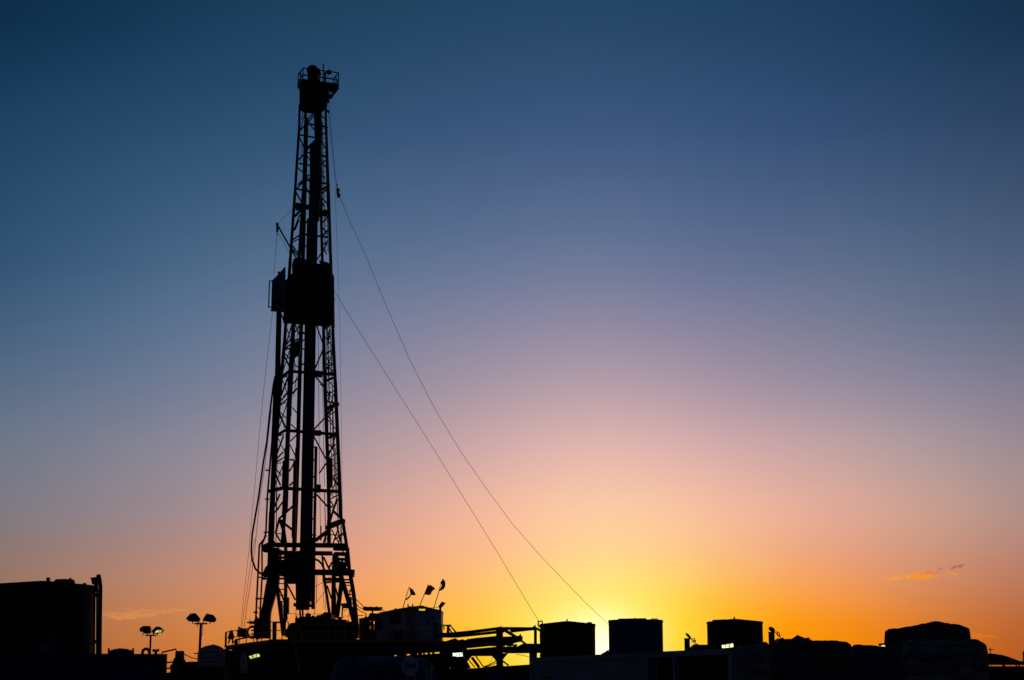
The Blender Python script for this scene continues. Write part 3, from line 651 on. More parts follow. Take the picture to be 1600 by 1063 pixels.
# ------------------------------------------------------------------ lamps (lit)
def lamp(name, label, poly, Y, m, tubes=None, body=None):
    c_ = sum(polyP(poly, Y), Vector())/len(poly)
    t = thing(name, label, 'lamp', c_)
    b = MB(); bp = body or [(x+(x-sum(p[0] for p in poly)/len(poly))*0.18, y+(y-sum(p[1] for p in poly)/len(poly))*0.5) for x, y in poly]
    b.prism(polyP(bp, Y), (0,0.14,0)); part('lamp_housing', b, steel, t)
    b = MB(); b.prism(polyP(poly, Y-0.004), (0,-0.03,0)); part('lamp_lens', b, m, t)
    xa_, xb_ = min(p[0] for p in poly), max(p[0] for p in poly); ya_, yb_ = min(p[1] for p in poly), max(p[1] for p in poly)
    for f_ in (.34, .67):
        if xb_-xa_ < 12: break
        b = MB(); b.bar(P(xa_+(xb_-xa_)*f_, ya_+1.2, Y-.06), P(xa_+(xb_-xa_)*f_, yb_-1.2, Y-.06), mpp(Y)*.9, .02); part('lens_bar', b, steel, t)
    return t
zq = lambda pts: zz(340,930,7.99,pts)
lamp('floodlight', 'tilted yellow green floodlight glowing under the rig floor corner', zq([(392,765),(452,748),(455,742),(515,733),(528,765),(415,797)]), 98, glow_green)
lamp('floodlight', 'white glowing lamp below the pipe catwalk near the numbered tank', [(707.3,1020.8),(722.8,1019.8),(723.2,1025.6),(708,1026.6)], 94, glow_white)
lamp('floodlight', 'warm white lamp in front of the black tank, above the container end', [(1127.8,1008.2),(1145.5,1005.6),(1145.8,1011.4),(1128.2,1013)], 60, glow_warm)
lamp('floodlight', 'tiny white lamp tucked against the left foot of the tallest mound', [(1377,1009),(1381,1008.2),(1383,1010),(1381,1010.9)], 43, glow_white, body=[(1374.5,1005.5),(1383,1005),(1384,1008.5),(1375,1009.5)])
b = MB(); p_ = P(1137,1012,60.1); b.tube((p_.x,60.2,0), p_, 0.03, n=6); solo('lamp_post', b, steel, 'short post carrying the warm white lamp beside the black tank', 'post', (p_.x,60.2,0))

# ------------------------------------------------------------------ drum and bulk tank
Y = 55; s = mpp(Y)
e_c = P(639.5, 1041.5, Y); r_ = 16.3*s
ax = Vector((-0.75, 1.0, 0)).normalized()
t = thing('pressure_drum', 'horizontal drum tank whose round end is numbered 1041', 'tank', (e_c.x, Y, 0))
b = MB(); b.lathe(e_c, [(r_*0.9,-0.03),(r_,0),(r_,2.6),(r_*0.7,2.8)], 40, ax); part('drum_shell', b, tanknavy, t, True)
b = MB(); b.lathe(e_c-ax*0.055, [(r_*0.92,0),(r_*0.96,0.02)], 40, ax); part('end_plate', b, sign, t)
b = MB(); b.box((e_c.x-r_*0.6,Y+0.3,0),(e_c.x-r_*0.4,Y+0.9,e_c.z-r_*0.75)); b.box((e_c.x+r_*0.2,Y+0.3,0),(e_c.x+r_*0.4,Y+0.9,e_c.z-r_*0.8)); part('support_leg', b, steel, t)
def text(body, size, loc, xdir, parent, m, name='lettering'):
    cu = bpy.data.curves.new('txt', 'FONT'); cu.body = body; cu.size = size; cu.extrude = 0.004; cu.align_x = 'CENTER'; cu.align_y = 'CENTER'; cu.offset = size*0.015
    ob = bpy.data.objects.new('txt', cu); sc.collection.objects.link(ob)
    dg = bpy.context.evaluated_depsgraph_get(); me = bpy.data.meshes.new_from_object(ob.evaluated_get(dg))
    bpy.data.objects.remove(ob)
    xd = Vector(xdir).normalized(); zd = xd.cross(UP).normalized()
    Mx = Matrix((xd, UP, zd)).transposed().to_4x4(); Mx.translation = Vector(loc)-ORI[parent.name]
    me.transform(Mx); me.materials.clear(); me.materials.append(m); me.name = name
    o = link(bpy.data.objects.new(name, me)); o.parent = parent; ORI[o.name] = ORI[parent.name]; return o
xd = Vector((ax.y, -ax.x, 0))
text('1041', 0.25, e_c-ax*0.062+UP*0.02, xd, t, letter, 'number')
Yb = 66
t = thing('bulk_tank', 'big dark horizontal tank with hoop bands behind the numbered drum', 'tank', (P(570,1063,Yb).x, Yb, 0))
axb = Vector((1.0, 0.55, 0)).normalized(); cb = P(538,1063,Yb); r_ = 1.05; cb.z = P(560,1027,Yb).z-r_
b = MB(); b.lathe(cb, [(0.1,-0.45),(r_*0.55,-0.36),(r_*0.88,-0.16),(r_,0.05),(r_,3.2),(r_*0.8,3.5)], 44, axb); part('tank_shell', b, tanknavy, t, True)
for k in (0.15, 0.9, 1.65, 2.4):
    b = MB(); b.lathe(cb+axb*k, [(r_+0.004,0),(r_+0.035,0),(r_+0.035,0.07),(r_+0.004,0.07)], 44, axb); part('hoop_band', b, black, t)
b = MB(); b.box((cb.x+0.4,Yb-0.3,-0.02),(cb.x+0.8,Yb+1.2,cb.z-r_*0.8)); b.box((cb.x+2.2,Yb+0.6,-0.02),(cb.x+2.5,Yb+2,cb.z-r_*0.8)); part('saddle', b, steel, t)
b = MB(); a = P(664,1040,60)
t = thing('control_cabinet', 'narrow pale blue cabinet right of the numbered drum', 'cabinet', (a.x,60,0))
b.box((a.x,60,0),(P(674,1040,60).x,60.6,a.z)); part('cabinet_body', b, tanknavy, t)
b = MB(); b.box((a.x+0.02,59.98,0.1),(P(673,1040,60).x,59.998,a.z-0.06)); part('cabinet_door', b, white, t)
b = MB(); b.box((P(657,1041,60).x,59.99,0.1),(P(660.5,1041,60).x,60.2,P(657,1041,60).z)); part('conduit', b, tanknavy, t)

# ================================================================== drilling mast
YM = 110.0
MX = P(481, 600, YM).x
YAW = R(22); ca, sa = math.cos(YAW), math.sin(YAW)      # seen under 15 degrees from the camera
SGN = {'NL':(-1,-1),'NR':(1,-1),'FL':(-1,1),'FR':(1,1)}
LY = [160,200,300,400,530,600,740,812]
LX = {'FL':[468.5,467.5,461,454,445,438.5,427.5,424],'NL':[478,477,474,467.5,456.5,452,447,443],
      'FR':[499,500,501,503.5,506,507.5,513,514.5],'NR':[508.5,509.5,513.5,516.5,520.5,524,530,532.5]}
HALF = [.82,.86,1.0,1.2,1.42,1.55,1.78,1.86]
LEG = {}
for c_, (a_, b_) in SGN.items():
    LEG[c_] = sorted([tuple(reversed(tuple(P(x, y, YM+(a_*sa+b_*ca)*h_)))) for x, y, h_ in zip(LX[c_], LY, HALF)])
def corner(c, z):
    zs = [k[0] for k in LEG[c]]
    return Vector((float(np.interp(z, zs, [k[2] for k in LEG[c]])), float(np.interp(z, zs, [k[1] for k in LEG[c]])), z))
def zat(y, Y=YM): return P(481, y, Y).z
ZTOP, ZLOW = zat(160), zat(812)
base = Vector((MX, YM, P(480, 1000, 103).z))
mast = thing('drilling_mast', 'tall four legged black lattice drilling mast rising into the blue dusk sky', 'drilling mast', base)
for c in SGN:
    b = MB(); zs = [ZLOW, zat(740), zat(600), zat(530), zat(400), zat(300), zat(200), ZTOP]
    for z0, z1 in zip(zs[:-1], zs[1:]):
        wd = 0.14+0.09*(1-(z0-ZLOW)/(ZTOP-ZLOW)); b.bar(corner(c,z0)-UP*0.02, corner(c,z1), wd, wd)
    part('leg', b, steel, mast)
FACE = {'F':('NL','NR'),'B':('FL','FR'),'L':('NL','FL'),'R':('NR','FR')}
def on_face(px, py, face):
    c1, c2 = FACE[face]; a0 = corner(c1, 10); a1 = corner(c2, 10); b0 = corner(c1, 36)
    if True: zq_ = P(px, py, YM).z; a0 = corner(c1, zq_); a1 = corner(c2, zq_); b0 = corner(c1, zq_+3) if zq_ < 35 else a0*2-corner(c1, zq_-3)
    n_ = (a1-a0).cross(b0-a0); u = (px-800)/FPX; v = (531.5-py)/FPX
    d_ = Vector((u, CP - v*SP, SP + v*CP)); o_ = Vector((0,0,EYE))
    return o_ + d_*((a0-o_).dot(n_)/d_.dot(n_))
def braces(ox, oy, s_, segs):
    for sg in segs:
        face, x0, y0, x1, y1 = sg[:5]; w_ = sg[5] if len(sg) > 5 else 0.075
        p0 = on_face(ox+x0/s_, oy+y0/s_, face); p1 = on_face(ox+x1/s_, oy+y1/s_, face)
        b = MB(); b.bar(p0, p1, w_, w_)
        flat = abs(y1-y0) < 0.28*abs(x1-x0)
        part('girt' if flat else 'brace', b, steel, mast)
braces(440,150,9.66,[('L',315,190,385,350),('L',345,290,280,520,.05),('F',500,240,400,350),('F',500,280,410,390),('F',400,400,500,520),('L',370,430,270,530),
 ('B',280,590,500,630,.09),('F',400,420,660,470,.09),('L',270,630,350,800,.09),('F',540,640,380,790,.09),('B',470,730,390,810),('L',350,870,260,960),('B',370,880,430,970),
 ('B',260,1020,430,1050,.09),('F',385,850,500,870,.09),('L',300,360,330,200,.05),('R',620,90,600,50),('R',600,140,640,90,.1),('R',590,270,640,340),('R',600,450,690,475,.09),
 ('R',590,600,690,540),('R',590,650,660,790),('R',600,900,690,915,.09),('R',600,1010,690,960),('R',600,1010,690,1080),('B',500,330,560,470),('L',310,700,290,1000,.04)])
braces(440,260,6.64,[('L',175,20,215,60),('L',280,90,170,190),('F',260,120,290,135),('F',255,145,480,185,.1),('L',215,170,150,240),('B',150,235,290,262,.1),('B',250,200,285,285),('L',150,270,205,370,.1),
 ('B',150,400,300,432,.28),('F',150,440,285,415,.22),('L',140,520,200,450,.12),('L',190,500,125,670),('L',180,560,140,660),('B',275,560,195,650),('F',200,700,480,738,.11),('L',120,760,200,705),('L',115,785,235,730,.06),
 ('F',195,740,265,850),('L',110,820,190,930,.09),('L',100,840,160,920,.09),('B',370,965,410,905),('R',415,90,450,130),('R',410,250,490,205,.13),('R',400,300,470,240),('R',415,360,440,420),('R',420,500,460,450),
 ('R',430,580,480,520),('R',430,640,470,700),('R',430,810,480,780),('R',430,860,465,910),('R',470,800,430,870),('B',360,470,470,500,.3),('F',350,455,480,470,.12),('R',420,330,480,400),('R',425,720,485,660)])
braces(410,490,8.177,[('L',310,130,385,100),('F',385,100,540,75),('L',385,120,300,400),('L',360,330,275,440),('L',360,395,275,455),('L',360,440,275,470),('L',275,500,350,580),('L',270,520,345,680,.11),('L',245,820,335,745,.14),('L',250,822,325,797),
 ('L',325,820,240,1050,.09),('L',320,1010,270,1063),('B',410,110,480,300),('B',530,90,400,260),('F',400,345,480,330,.1),('B',510,240,545,262,.13),('B',545,320,510,360),('B',510,440,540,470),('F',490,650,540,645,.1),('B',410,650,490,720),
 ('F',390,742,930,782,.17),('B',660,765,760,780,.38),('F',455,830,385,900),('F',455,950,385,1025),('B',440,800,400,1060,.04),
 ('B',680,120,775,390,.09),('B',775,460,665,720,.09),('B',665,790,790,940,.1),('R',800,180,890,130,.12),('R',860,200,830,330),('R',820,500,890,470),('R',820,560,865,640),('R',820,860,905,820,.12),('R',800,970,860,1030),('R',870,250,830,400),('R',820,700,900,640),('R',820,640,900,760)])
braces(400,600,7.593,[('L',355,0,290,150,.09),('L',370,110,285,215),('L',350,200,280,245,.05),('L',355,215,285,260,.05),('L',280,330,350,400),('L',275,350,350,520,.12),('L',260,605,345,550,.14),('L',260,620,330,600,.06),('L',325,620,245,840,.09),('L',320,810,245,890),
 ('L',305,895,245,930,.05),('L',305,935,245,945,.05),('L',240,1020,290,1063),('B',490,50,430,110),('B',430,280,490,350),('B',415,480,490,550),('F',350,552,960,600,.18),('B',680,582,768,585,.34),('B',490,595,410,680),('B',400,720,465,850),('F',400,900,450,903,.1),('B',470,930,395,1030),
 ('B',765,0,830,60,.09),('B',815,405,685,545,.09),('B',680,615,830,890,.1),('B',830,945,750,1063,.09),('R',830,80,890,150),('R',880,90,855,200),('R',850,210,960,235,.1),('R',850,290,970,240,.2),('R',850,360,905,300,.1),('R',855,380,910,460),('R',860,640,945,610,.14),('R',925,945,1000,943,.05),('R',850,700,930,800),('R',850,830,940,720)])
braces(380,720,7.594,[('L',390,100,450,175),('L',390,170,440,290,.1),('L',300,365,450,330,.2),('L',435,400,375,540,.09),('L',500,450,375,615),('L',425,560,375,612),('F',425,690,600,530,.12),('F',430,700,595,830,.15),('L',425,700,385,860,.12),('F',430,710,475,850,.1),('L',390,870,440,955,.1),
 ('B',600,30,550,130),('B',590,255,550,300,.1),('F',440,325,1150,368,.2),('B',860,330,910,333,.5),('F',400,865,470,870,.06),('B',870,400,1000,545,.11),('B',860,945,1000,838,.22),('B',990,850,955,980,.12),
 ('R',1000,795,1190,718,.24),('R',1000,760,1150,705,.1),('R',1070,600,1190,710,.12),('R',1065,600,1020,760,.12),('R',1020,570,1060,540),('R',1070,210,1145,315,.12),('R',1115,460,1065,590,.12),('R',1040,480,1065,530),
 ('R',1050,820,1140,985),('R',1130,800,1065,985),('R',1110,760,1160,970,.1),('R',1040,880,1200,885,.07),('R',1080,940,1200,850,.07),('R',980,925,1040,925,.06),('R',1160,770,1165,980,.08)])
# light lacing of the two side faces
for face_, ys_ in (('R',[515,548,580,612,645,677,710,742,775]),('L',[505,545,585,630,677,720,765])):
    c1_, c2_ = FACE[face_]
    for k_, (ya_, yb_) in enumerate(zip(ys_[:-1], ys_[1:])):
        za_, zb_ = zat(ya_), zat(yb_)
        b = MB()
        if k_ % 2: b.bar(corner(c1_, za_), corner(c2_, zb_), .055)
        else: b.bar(corner(c2_, za_), corner(c1_, zb_), .055)
        part('brace', b, steel, mast)
        b = MB(); b.bar(corner(c1_, zb_), corner(c2_, zb_), .05); part('girt', b, steel, mast)
for pts_ in ([(462,700),(458,760),(456,840)],[(433,760),(431,850)],[(507,765),(509,850)],[(524,700),(527,790),(530,850)],[(445,700),(443,780),(441,850)]):
    b = MB(); b.path([P(x,y,110.2) for x,y in pts_], .028, 5); part('cable', b, wire, mast)
# leg feet splaying out below the mast section
def pbar(name, pts, w_, Y, m=steel, parent=None, h=None):
    b = MB(); pp = [P(x, y, Y) for x, y in pts]
    for a_, c_ in zip(pp[:-1], pp[1:]): b.bar(a_, c_, w_, h or w_)
    return part(name, b, m, parent or mast)
def H(pts): return zz(380,840,6.253,pts)
YF, YB = 107.6, 112.4
pbar('leg_extension', [(535.5,814),(541.5,852)], .2, 109)
pbar('leg_extension', [(514,812),(514,856)], .24, 111.5)
pbar('leg_extension', [(441,812),(447,856)], .2, 108)
pbar('leg_extension', [(425,800),(423,856)], .35, 111)
pbar('leg_extension', [(446,790),(441,850)], .2, 108.3)
pbar('header_beam', H([(240,72),(1018,80)]), .28, 107.2)
pbar('header_beam', [(409,857),(430,849)], .36, 109.5)
pbar('header_beam', H([(200,120),(300,135)]), .3, 110)
pbar('header_beam', H([(330,150),(870,156)]), .26, 108)
pbar('header_beam', H([(690,340),(1085,346)]), .34, 107.4)
pbar('header_beam', H([(640,340),(720,340)]), .26, 109)
pbar('beam_end', H([(1046,350),(1086,352)]), .45, 107.3)
pbar('beam_end', H([(990,80),(1018,84)]), .3, 107.1)
# dense gusset clusters
def cluster(x0, x1, y0, y1, Y, k, seed):
    rnd = random.Random(seed)
    for i in range(k):
        a = (rnd.uniform(x0,x1), rnd.uniform(y0,y1)); b_ = (a[0]+rnd.uniform(-60,60), a[1]+rnd.choice((rnd.uniform(-12,12), rnd.uniform(-90,90))))
        b_ = (min(max(b_[0],x0),x1), min(max(b_[1],y0),y1))
        pbar('brace', H([a,b_]), rnd.uniform(.08,.2), Y+rnd.uniform(-.5,.5))
b = MB(); b.prism(polyP(H([(240,100),(335,100),(330,180),(320,250),(330,300),(335,380),(190,380),(185,360),(215,290),(235,270)]), 108.6), (0,1.2,0)); part('pin_gusset', b, steel, mast)
b = MB(); b.prism(polyP(H([(350,250),(390,270),(420,180),(440,180),(440,370),(400,380),(345,370)]), 108.4), (0,1.0,0)); part('pin_gusset', b, steel, mast)
pbar('girt', H([(240,130),(430,150)]), .22, 108); pbar('girt', H([(300,195),(420,198)]), .16, 108); pbar('girt', H([(300,240),(430,243)]), .3, 108); pbar('girt', H([(330,290),(430,300)]), .16, 108)
pbar('girt', H([(340,330),(430,330)]), .4, 108); pbar('girt', H([(190,405),(400,402)]), .12, 109); pbar('girt', H([(230,365),(200,378)]), .1, 109)
pbar('post', H([(340,100),(340,370)]), .17, 108); pbar('post', H([(415,100),(415,600)]), .2, 108); pbar('post', H([(365,120),(365,250)]), .1, 108)
b = MB(); b.prism(polyP(H([(870,160),(915,165),(930,250),(935,370),(870,370)]), 107.9), (0,1.2,0)); part('pin_gusset', b, steel, mast)
b = MB(); b.prism(polyP(H([(955,270),(1005,290),(1010,365),(945,365),(930,300)]), 107.9), (0,1.0,0)); part('pin_gusset', b, steel, mast)
pbar('girt', H([(880,110),(1010,112)]), .24, 108.2); pbar('girt', H([(900,160),(1025,165)]), .24, 108.2); pbar('girt', H([(910,212),(1030,215)]), .18, 108.2); pbar('girt', H([(920,262),(1035,262)]), .28, 108.2)
pbar('leg_extension', [(541.5,852),(543.5,862),(546,890)], .2, 108.3)
pbar('post', H([(1022,120),(1015,200),(1045,360)]), .2, 108.3); pbar('post', H([(1000,180),(1000,330)]), .1, 108.3)
cluster(250,430,110,360,108.6,22,3); cluster(880,1030,100,360,108.9,24,4)
# A-frame legs
def plate_leg(name, poly, Y, dep, m=steel):
    b = MB(); b.prism(polyP(H(poly), Y), (0,dep,0)); return part(name, b, m, mast)
plate_leg('a_frame_leg', [(240,370),(350,370),(345,450),(268,720),(262,770),(258,975),(170,975),(165,760),(190,640),(215,480)], 107.5, .5)
plate_leg('a_frame_foot', [(105,800),(255,790),(255,985),(108,985)], 107.8, .8)
pbar('a_frame_leg', H([(330,470),(392,960)]), .2, 107.6)
pbar('a_frame_leg', H([(372,620),(388,960)]), .12, 108.2)
pbar('a_frame_leg', H([(405,600),(405,960)]), .15, 108.2)
pbar('brace', H([(338,470),(400,620)]), .1, 107.9)
for k, y_ in enumerate(range(660, 950, 34)):
    pbar('girt', H([(368,y_),(405,y_)]), .05, 108.1); pbar('brace', H([(370,y_),(405,y_+34)]), .05, 108.1)
for y_ in (405,450,508,566,628): pbar('girt', H([(338,y_),(405,y_)]), .06, 108)
pbar('brace', H([(428,455),(510,612)]), .1, 108)
b = MB(); b.prism(polyP(H([(410,585),(442,585),(440,748),(408,748)]), 107.4), (0,.5,0)); part('cable_box', b, steel, mast)
pbar('cable', H([(428,380),(425,585)]), .03, 107.6); pbar('cable', H([(424,748),(428,800),(410,820)]), .1, 107.6)
plate_leg('a_frame_leg', [(863,330),(902,330),(900,760),(858,760)], 108.5, .35)
pbar('a_frame_leg', H([(785,360),(843,745)]), .17, 111)
pbar('a_frame_leg', H([(962,430),(915,790)]), .26, 108)
pbar('a_frame_leg', H([(945,340),(1040,660),(1092,860)]), .27, 107.3)
pbar('a_frame_leg', H([(1045,350),(1080,560),(1112,870),(1112,960)]), .24, 107.8)
pbar('a_frame_foot', H([(1075,820),(1100,990)]), .4, 107.6)
pbar('brace', H([(903,490),(935,620)]), .1, 108.4); pbar('brace', H([(820,470),(862,600)]), .1, 110); pbar('brace', H([(905,560),(905,780)]), .05, 108.4)
for y_ in (412,440,466,521): pbar('girt', H([(975,y_),(1062,y_+2)]), .1 if y_ < 450 else .06, 107.9)
for y_ in range(560, 840, 42): pbar('girt', H([(1025+(y_-560)*.2,y_),(1085+(y_-560)*.08,y_)]), .07, 107.7)
pbar('brace', H([(1062,470),(1030,580)]), .07, 107.8)
pbar('girt', H([(800,410),(960,408)]), .2, 109.5); pbar('girt', H([(800,440),(860,436)]), .12, 109.5); pbar('girt', H([(900,430),(960,428)]), .16, 109.2)
b = MB(); b.prism(polyP(H([(1022,578),(1055,580),(1058,640),(1030,640)]), 107.1), (0,.3,0)); part('junction_box', b, steel, mast)
b = MB(); b.prism(polyP(H([(955,645),(1000,640),(1040,660),(1035,690),(965,690)]), 106.9), (0,.4,0)); part('work_lamp', b, steel, mast)
pbar('bracket', H([(970,690),(966,790)]), .08, 107); pbar('girt', H([(930,650),(980,655)]), .1, 107)
for s_ in ([(770,170),(790,340)],[(785,190),(835,300)],[(870,240),(835,300)],[(835,300),(875,345)]): pbar('brace', H(s_), .11, 109.5)
b = MB(); b.path([P(x,y,108.6) for x,y in H([(640,216),(700,214),(735,225),(770,262),(795,320),(800,345)])], .07, 7); part('hose', b, rubber, mast, True)
for s_ in ([(555,698),(558,785)],[(581,698),(582,780)]): pbar('drill_pipe', H(s_), .11, 110)
for s_ in ([(516,695),(515,800)],[(628,700),(632,760)],[(700,690),(698,755)],[(720,350),(715,640)]): pbar('cable', H(s_), .035, 110)
for s_ in ([(700,482),(800,425)],[(700,660),(800,525)],[(775,360),(790,700)],[(800,600),(808,720)],[(640,610),(665,640)],[(650,300),(672,280)],[(436,742),(520,750),(800,748)],[(800,410),(850,380)],[(970,690),(1000,720)],[(1040,700),(1025,840)],[(985,720),(1060,660)],[(1000,760),(960,800)],[(1010,780),(1060,720)]):
    pbar('cable', H(s_), .025, 109)
# centre column: travelling block, top drive, hoist cylinder
def cyl(name, x_top, y_top, x_bot, y_bot, half_t, half_b, Y, m, parent=None):
    a_ = P(x_top,y_top,Y); c_ = P(x_bot,y_bot,Y); b = MB()
    b.path([c_, a_], half_b*(c_.y*CP+c_.z*SP)/FPX, 20, half_t*(a_.y*CP+a_.z*SP)/FPX); return part(name, b, m, parent or mast, True)
b = MB(); b.prism(polyP(zz(440,150,9.66,[(425,780),(430,740),(455,715),(480,700),(520,690),(560,690),(590,700),(590,1140),(425,1140)]), 109.6), (0,.9,0)); part('travelling_block', b, steel2, mast)
b = MB(); b.prism(polyP([(484,262),(502.5,262),(501,300),(499,318),(497,342),(482,342),(483,300)], 109.7), (0,.7,0)); part('top_drive', b, steel2, mast)
pbar('guide_post', [(460,498),(458,560),(455.5,605),(451.5,680),(449.7,740),(448,800)], .14, 110.5)
for pts_ in ([(510,500),(510.5,600),(512,690)],[(513.5,520),(515,640),(517,700)],[(520,640),(521,700),(523,760)],[(456,590),(455,650)],[(436.5,600),(434,690),(431,800)],[(489,500),(488,560)]):
    b = MB(); b.path([P(x,y,110.6) for x,y in pts_], .022, 5); part('cable', b, wire, mast)
cyl('hoist_cylinder', 488.6, 346, 476.5, 949, 6.8, 8.5, 110, bluegrey)
for x_a, x_b, w_ in ((481.5,468.5,.14),(494.8,484.5,.14)): pbar('guide_rail', [(x_a,342),(x_b,940)], w_, 109.4)
for y_ in (560, 676, 720, 765, 812, 845): 
    xx = 488.6+(y_-346)/603*(-12.1); pbar('cylinder_clamp', [(xx-8.5,y_),(xx+8.5,y_)], .16, 109.5)
pbar('guide_post', [(479,185),(476,300),(473.5,400),(470.5,510),(468,600),(465.5,700),(463,780),(460,860)], .24, 110.8)
pbar('guide_post', [(461,720),(459,860),(457,900)], .2, 109.8)
pbar('guide_post', [(494,175),(496,230)], .3, 110.6); pbar('guide_post', [(500,168),(502,340)], .2, 110.8)
plate_leg('cylinder_guard', [(430,155),(640,155),(640,400),(515,400),(510,450),(430,450)], 108.9, .6)
plate_leg('cylinder_guard', [(510,400),(562,400),(562,705),(515,705)], 108.9, .5)
plate_leg('cylinder_guard', [(628,400),(642,400),(640,700),(628,700)], 108.9, .5)
plate_leg('cylinder_foot', [(490,640),(520,640),(520,652),(692,652),(692,675),(690,695),(665,697),(662,676),(636,676),(634,705),(515,705),(512,672),(490,672)], 108.8, .7)
pbar('racked_pipe', [(493.8,699),(491,852)], .17, 109.2); pbar('racked_pipe', H([(690,0),(683,690)]), .22, 109.2)
pbar('racked_pipe_top', [(487,698.6),(495.8,698.8)], .08, 109.2)
for y_ in (719, 745, 777, 811, 836): pbar('pipe_clamp', [(484,y_),(494,y_)], .1, 109.2)
for y_ in (215,232,455,505): pbar('pipe_clamp', H([(638,y_),(672,y_)]), .07, 109.2)
b = MB(); b.prism(polyP([(454.5,535),(467,532.5),(470,543),(466,556),(462,555),(458,560),(454.5,555)], 108.9), (0,.5,0)); part('tugger_block', b, steel, mast)
pbar('cable', [(460,560),(461,580)], .05, 108.9); pbar('cable', [(464,532),(466,505)], .04, 108.9)
b = MB(); b.prism(polyP([(511,716),(519,716),(519,760),(511,765)], 109.6), (0,.4,0)); part('fitting_box', b, steel, mast)
b = MB(); b.prism(polyP([(441.5,720),(451,720),(450,762),(440,762)], 109), (0,.4,0)); part('fitting_box', b, steel, mast)
# racked stands of pipe and standpipe on the left
b = MB()
for dx_ in (-2.6, 0.0, 2.6): b.path([P(436+dx_,487,109.3+dx_*.05), P(433+dx_,620,109.3), P(427.5+dx_,740,109.3), P(423+dx_,850,109.3)], .068, 7)
part('racked_pipe', b, steel, mast, True)
b = MB(); b.path([P(429,600,108.9),P(425,690,108.9),P(418,773,108.9),P(415.5,832,108.9),P(413,842,108.9),P(405.2,852,108.9),P(404.5,870,108.9),P(400,960,108.9),P(399.5,985,108.9)], .06, 7); part('standpipe', b, steel, mast, True)
b = MB(); b.path([P(416,836,108.7),P(409.6,850,108.7),P(409.3,862,108.7),P(409.5,900,108.7),P(406,965,108.7),P(405,985,108.7)], .055, 7); part('standpipe', b, steel, mast, True)
for x_, y_ in ((418,735),(417,780),(415,832),(402,936),(399,957)): pbar('pipe_clamp', [(x_-3,y_),(x_+4,y_)], .09, 108.8)
for y_ in (895,902,935,950): pbar('pipe_clamp', [(403,y_),(415,y_+1)], .08, 108.9)
b = MB(); b.path([P(*q,108.5) for q in [(430,588),(427,603),(421,650),(417,690),(411.6,722),(403.7,779),(397,818),(394,836),(392.6,860),(394,875),(399,889),(405,895),(412,899)]], .062, 8); part('rotary_hose', b, rubber, mast, True)
# ladder inside the right hand face
for (x0,y0,x1,y1) in ((508,190,513,395),(515.5,500,522,690),(522,690,525,780)):
    b = MB()
    pa, pb = on_face(x0,y0,'R'), on_face(x1,y1,'R'); o_ = Vector((.38*ca,.38*sa,0))*0.55
    b.bar(pa, pb, .045); b.bar(pa-o_, pb-o_, .045); k_ = int((pa-pb).length/0.33)
    for i in range(k_): q = pa.lerp(pb, (i+.5)/k_); b.bar(q, q-o_, .03)
    part('ladder', b, steel, mast)
for pts in ([(512,500),(513,700),(515,850)],[(518,505),(520,700)],[(503.5,500),(504,600),(507,760)],[(497,500),(499,720),(501,845)]):
    b = MB(); b.path([P(x,y,111) for x,y in pts], .016, 5); part('cable', b, wire, mast)
b = MB(); b.tube(P(501.3,822,110.9), P(501.4,845,110.9), .05, n=6); part('cable_weight', b, steel, mast)
b = MB(); b.blob(P(526.5,631.5,109), .13, 8); b.bar(P(511,640,109.5), P(527,632,109), .12); part('fitting', b, steel, mast)
b = MB(); b.blob(P(513,289.5,109.2), .12, 8); part('fitting', b, steel, mast)
# racking board enclosure with wind walls
def square(zc, half, dep=None): return [Vector((MX-.08+(a*ca-b_*sa)*half, YM+(a*sa+b_*ca)*half, zc)) for a, b_ in ((-1,-1),(1,-1),(1,1),(-1,1))]
hw = 1.3; z0, z1 = P(455,492,YM-1.9).z, P(455,427,YM-1.9).z
lo, hi = square(z0, hw), square(z1, hw)
for k_ in range(4):
    a0, a1, c1, c0 = lo[k_], lo[(k_+1)%4], hi[(k_+1)%4], hi[k_]
    nrm = (a1-a0).cross(UP).normalized()*0.05
    npn = 5
    for i in range(npn):
        p0, p1 = a0.lerp(a1, i/npn+.004), a0.lerp(a1, (i+1)/npn-.004); q0, q1 = c0.lerp(c1, i/npn+.004), c0.lerp(c1, (i+1)/npn-.004)
        b = MB(); b.prism([p0,p1,q1,q0], nrm*(1 if i%2 else 0.7)); part('wind_wall_panel', b, matte, mast)
b = MB(); b.prism(lo, UP*0.1); part('racking_board_floor', b, steel, mast)
b = MB(); b.prism(polyP([(446.7,438),(456,427),(456,500),(448,497)], 109.0), (0,1.2,0)); part('wind_wall_corner', b, steel, mast)
b = MB(); b.prism(polyP([(512,420),(518,420),(519,429),(520.8,429),(522,510),(516,506),(508,513),(500,504),(500,420)], 109.4), (0,.5,0)); part('wind_wall_corner', b, steel, mast)
b = MB(); b.prism(polyP([(456,414),(459,404),(470,403),(478,405.5),(476,412),(500,412),(498,407),(502,407.5),(512,410),(517,414),(516,462),(458,462)], 108.6), (0,.6,0)); part('wind_wall_top', b, steel, mast)
for q_ in ([(520,456),(522.5,456)],[(520,468),(523,468)],[(520,473),(522,473)]): pbar('wall_bracket', q_, .1, 109.2)
nb = P(445,417,108.4); fb = P(424.8,438.5,111.2)
nb0 = P(445,487,108.4); fb0 = P(423.6,484,111.2)
b = MB(); b.prism([nb, P(436,427.5,109.6), fb, fb0, nb0], Vector((.05,.01,0))); ban = part('banner_panel', b, tanknavy, mast)
def bp(u_, v_): return nb.lerp(fb,u_).lerp(nb0.lerp(fb0,u_), v_)+Vector((-.03,-.02,0))
b = MB()
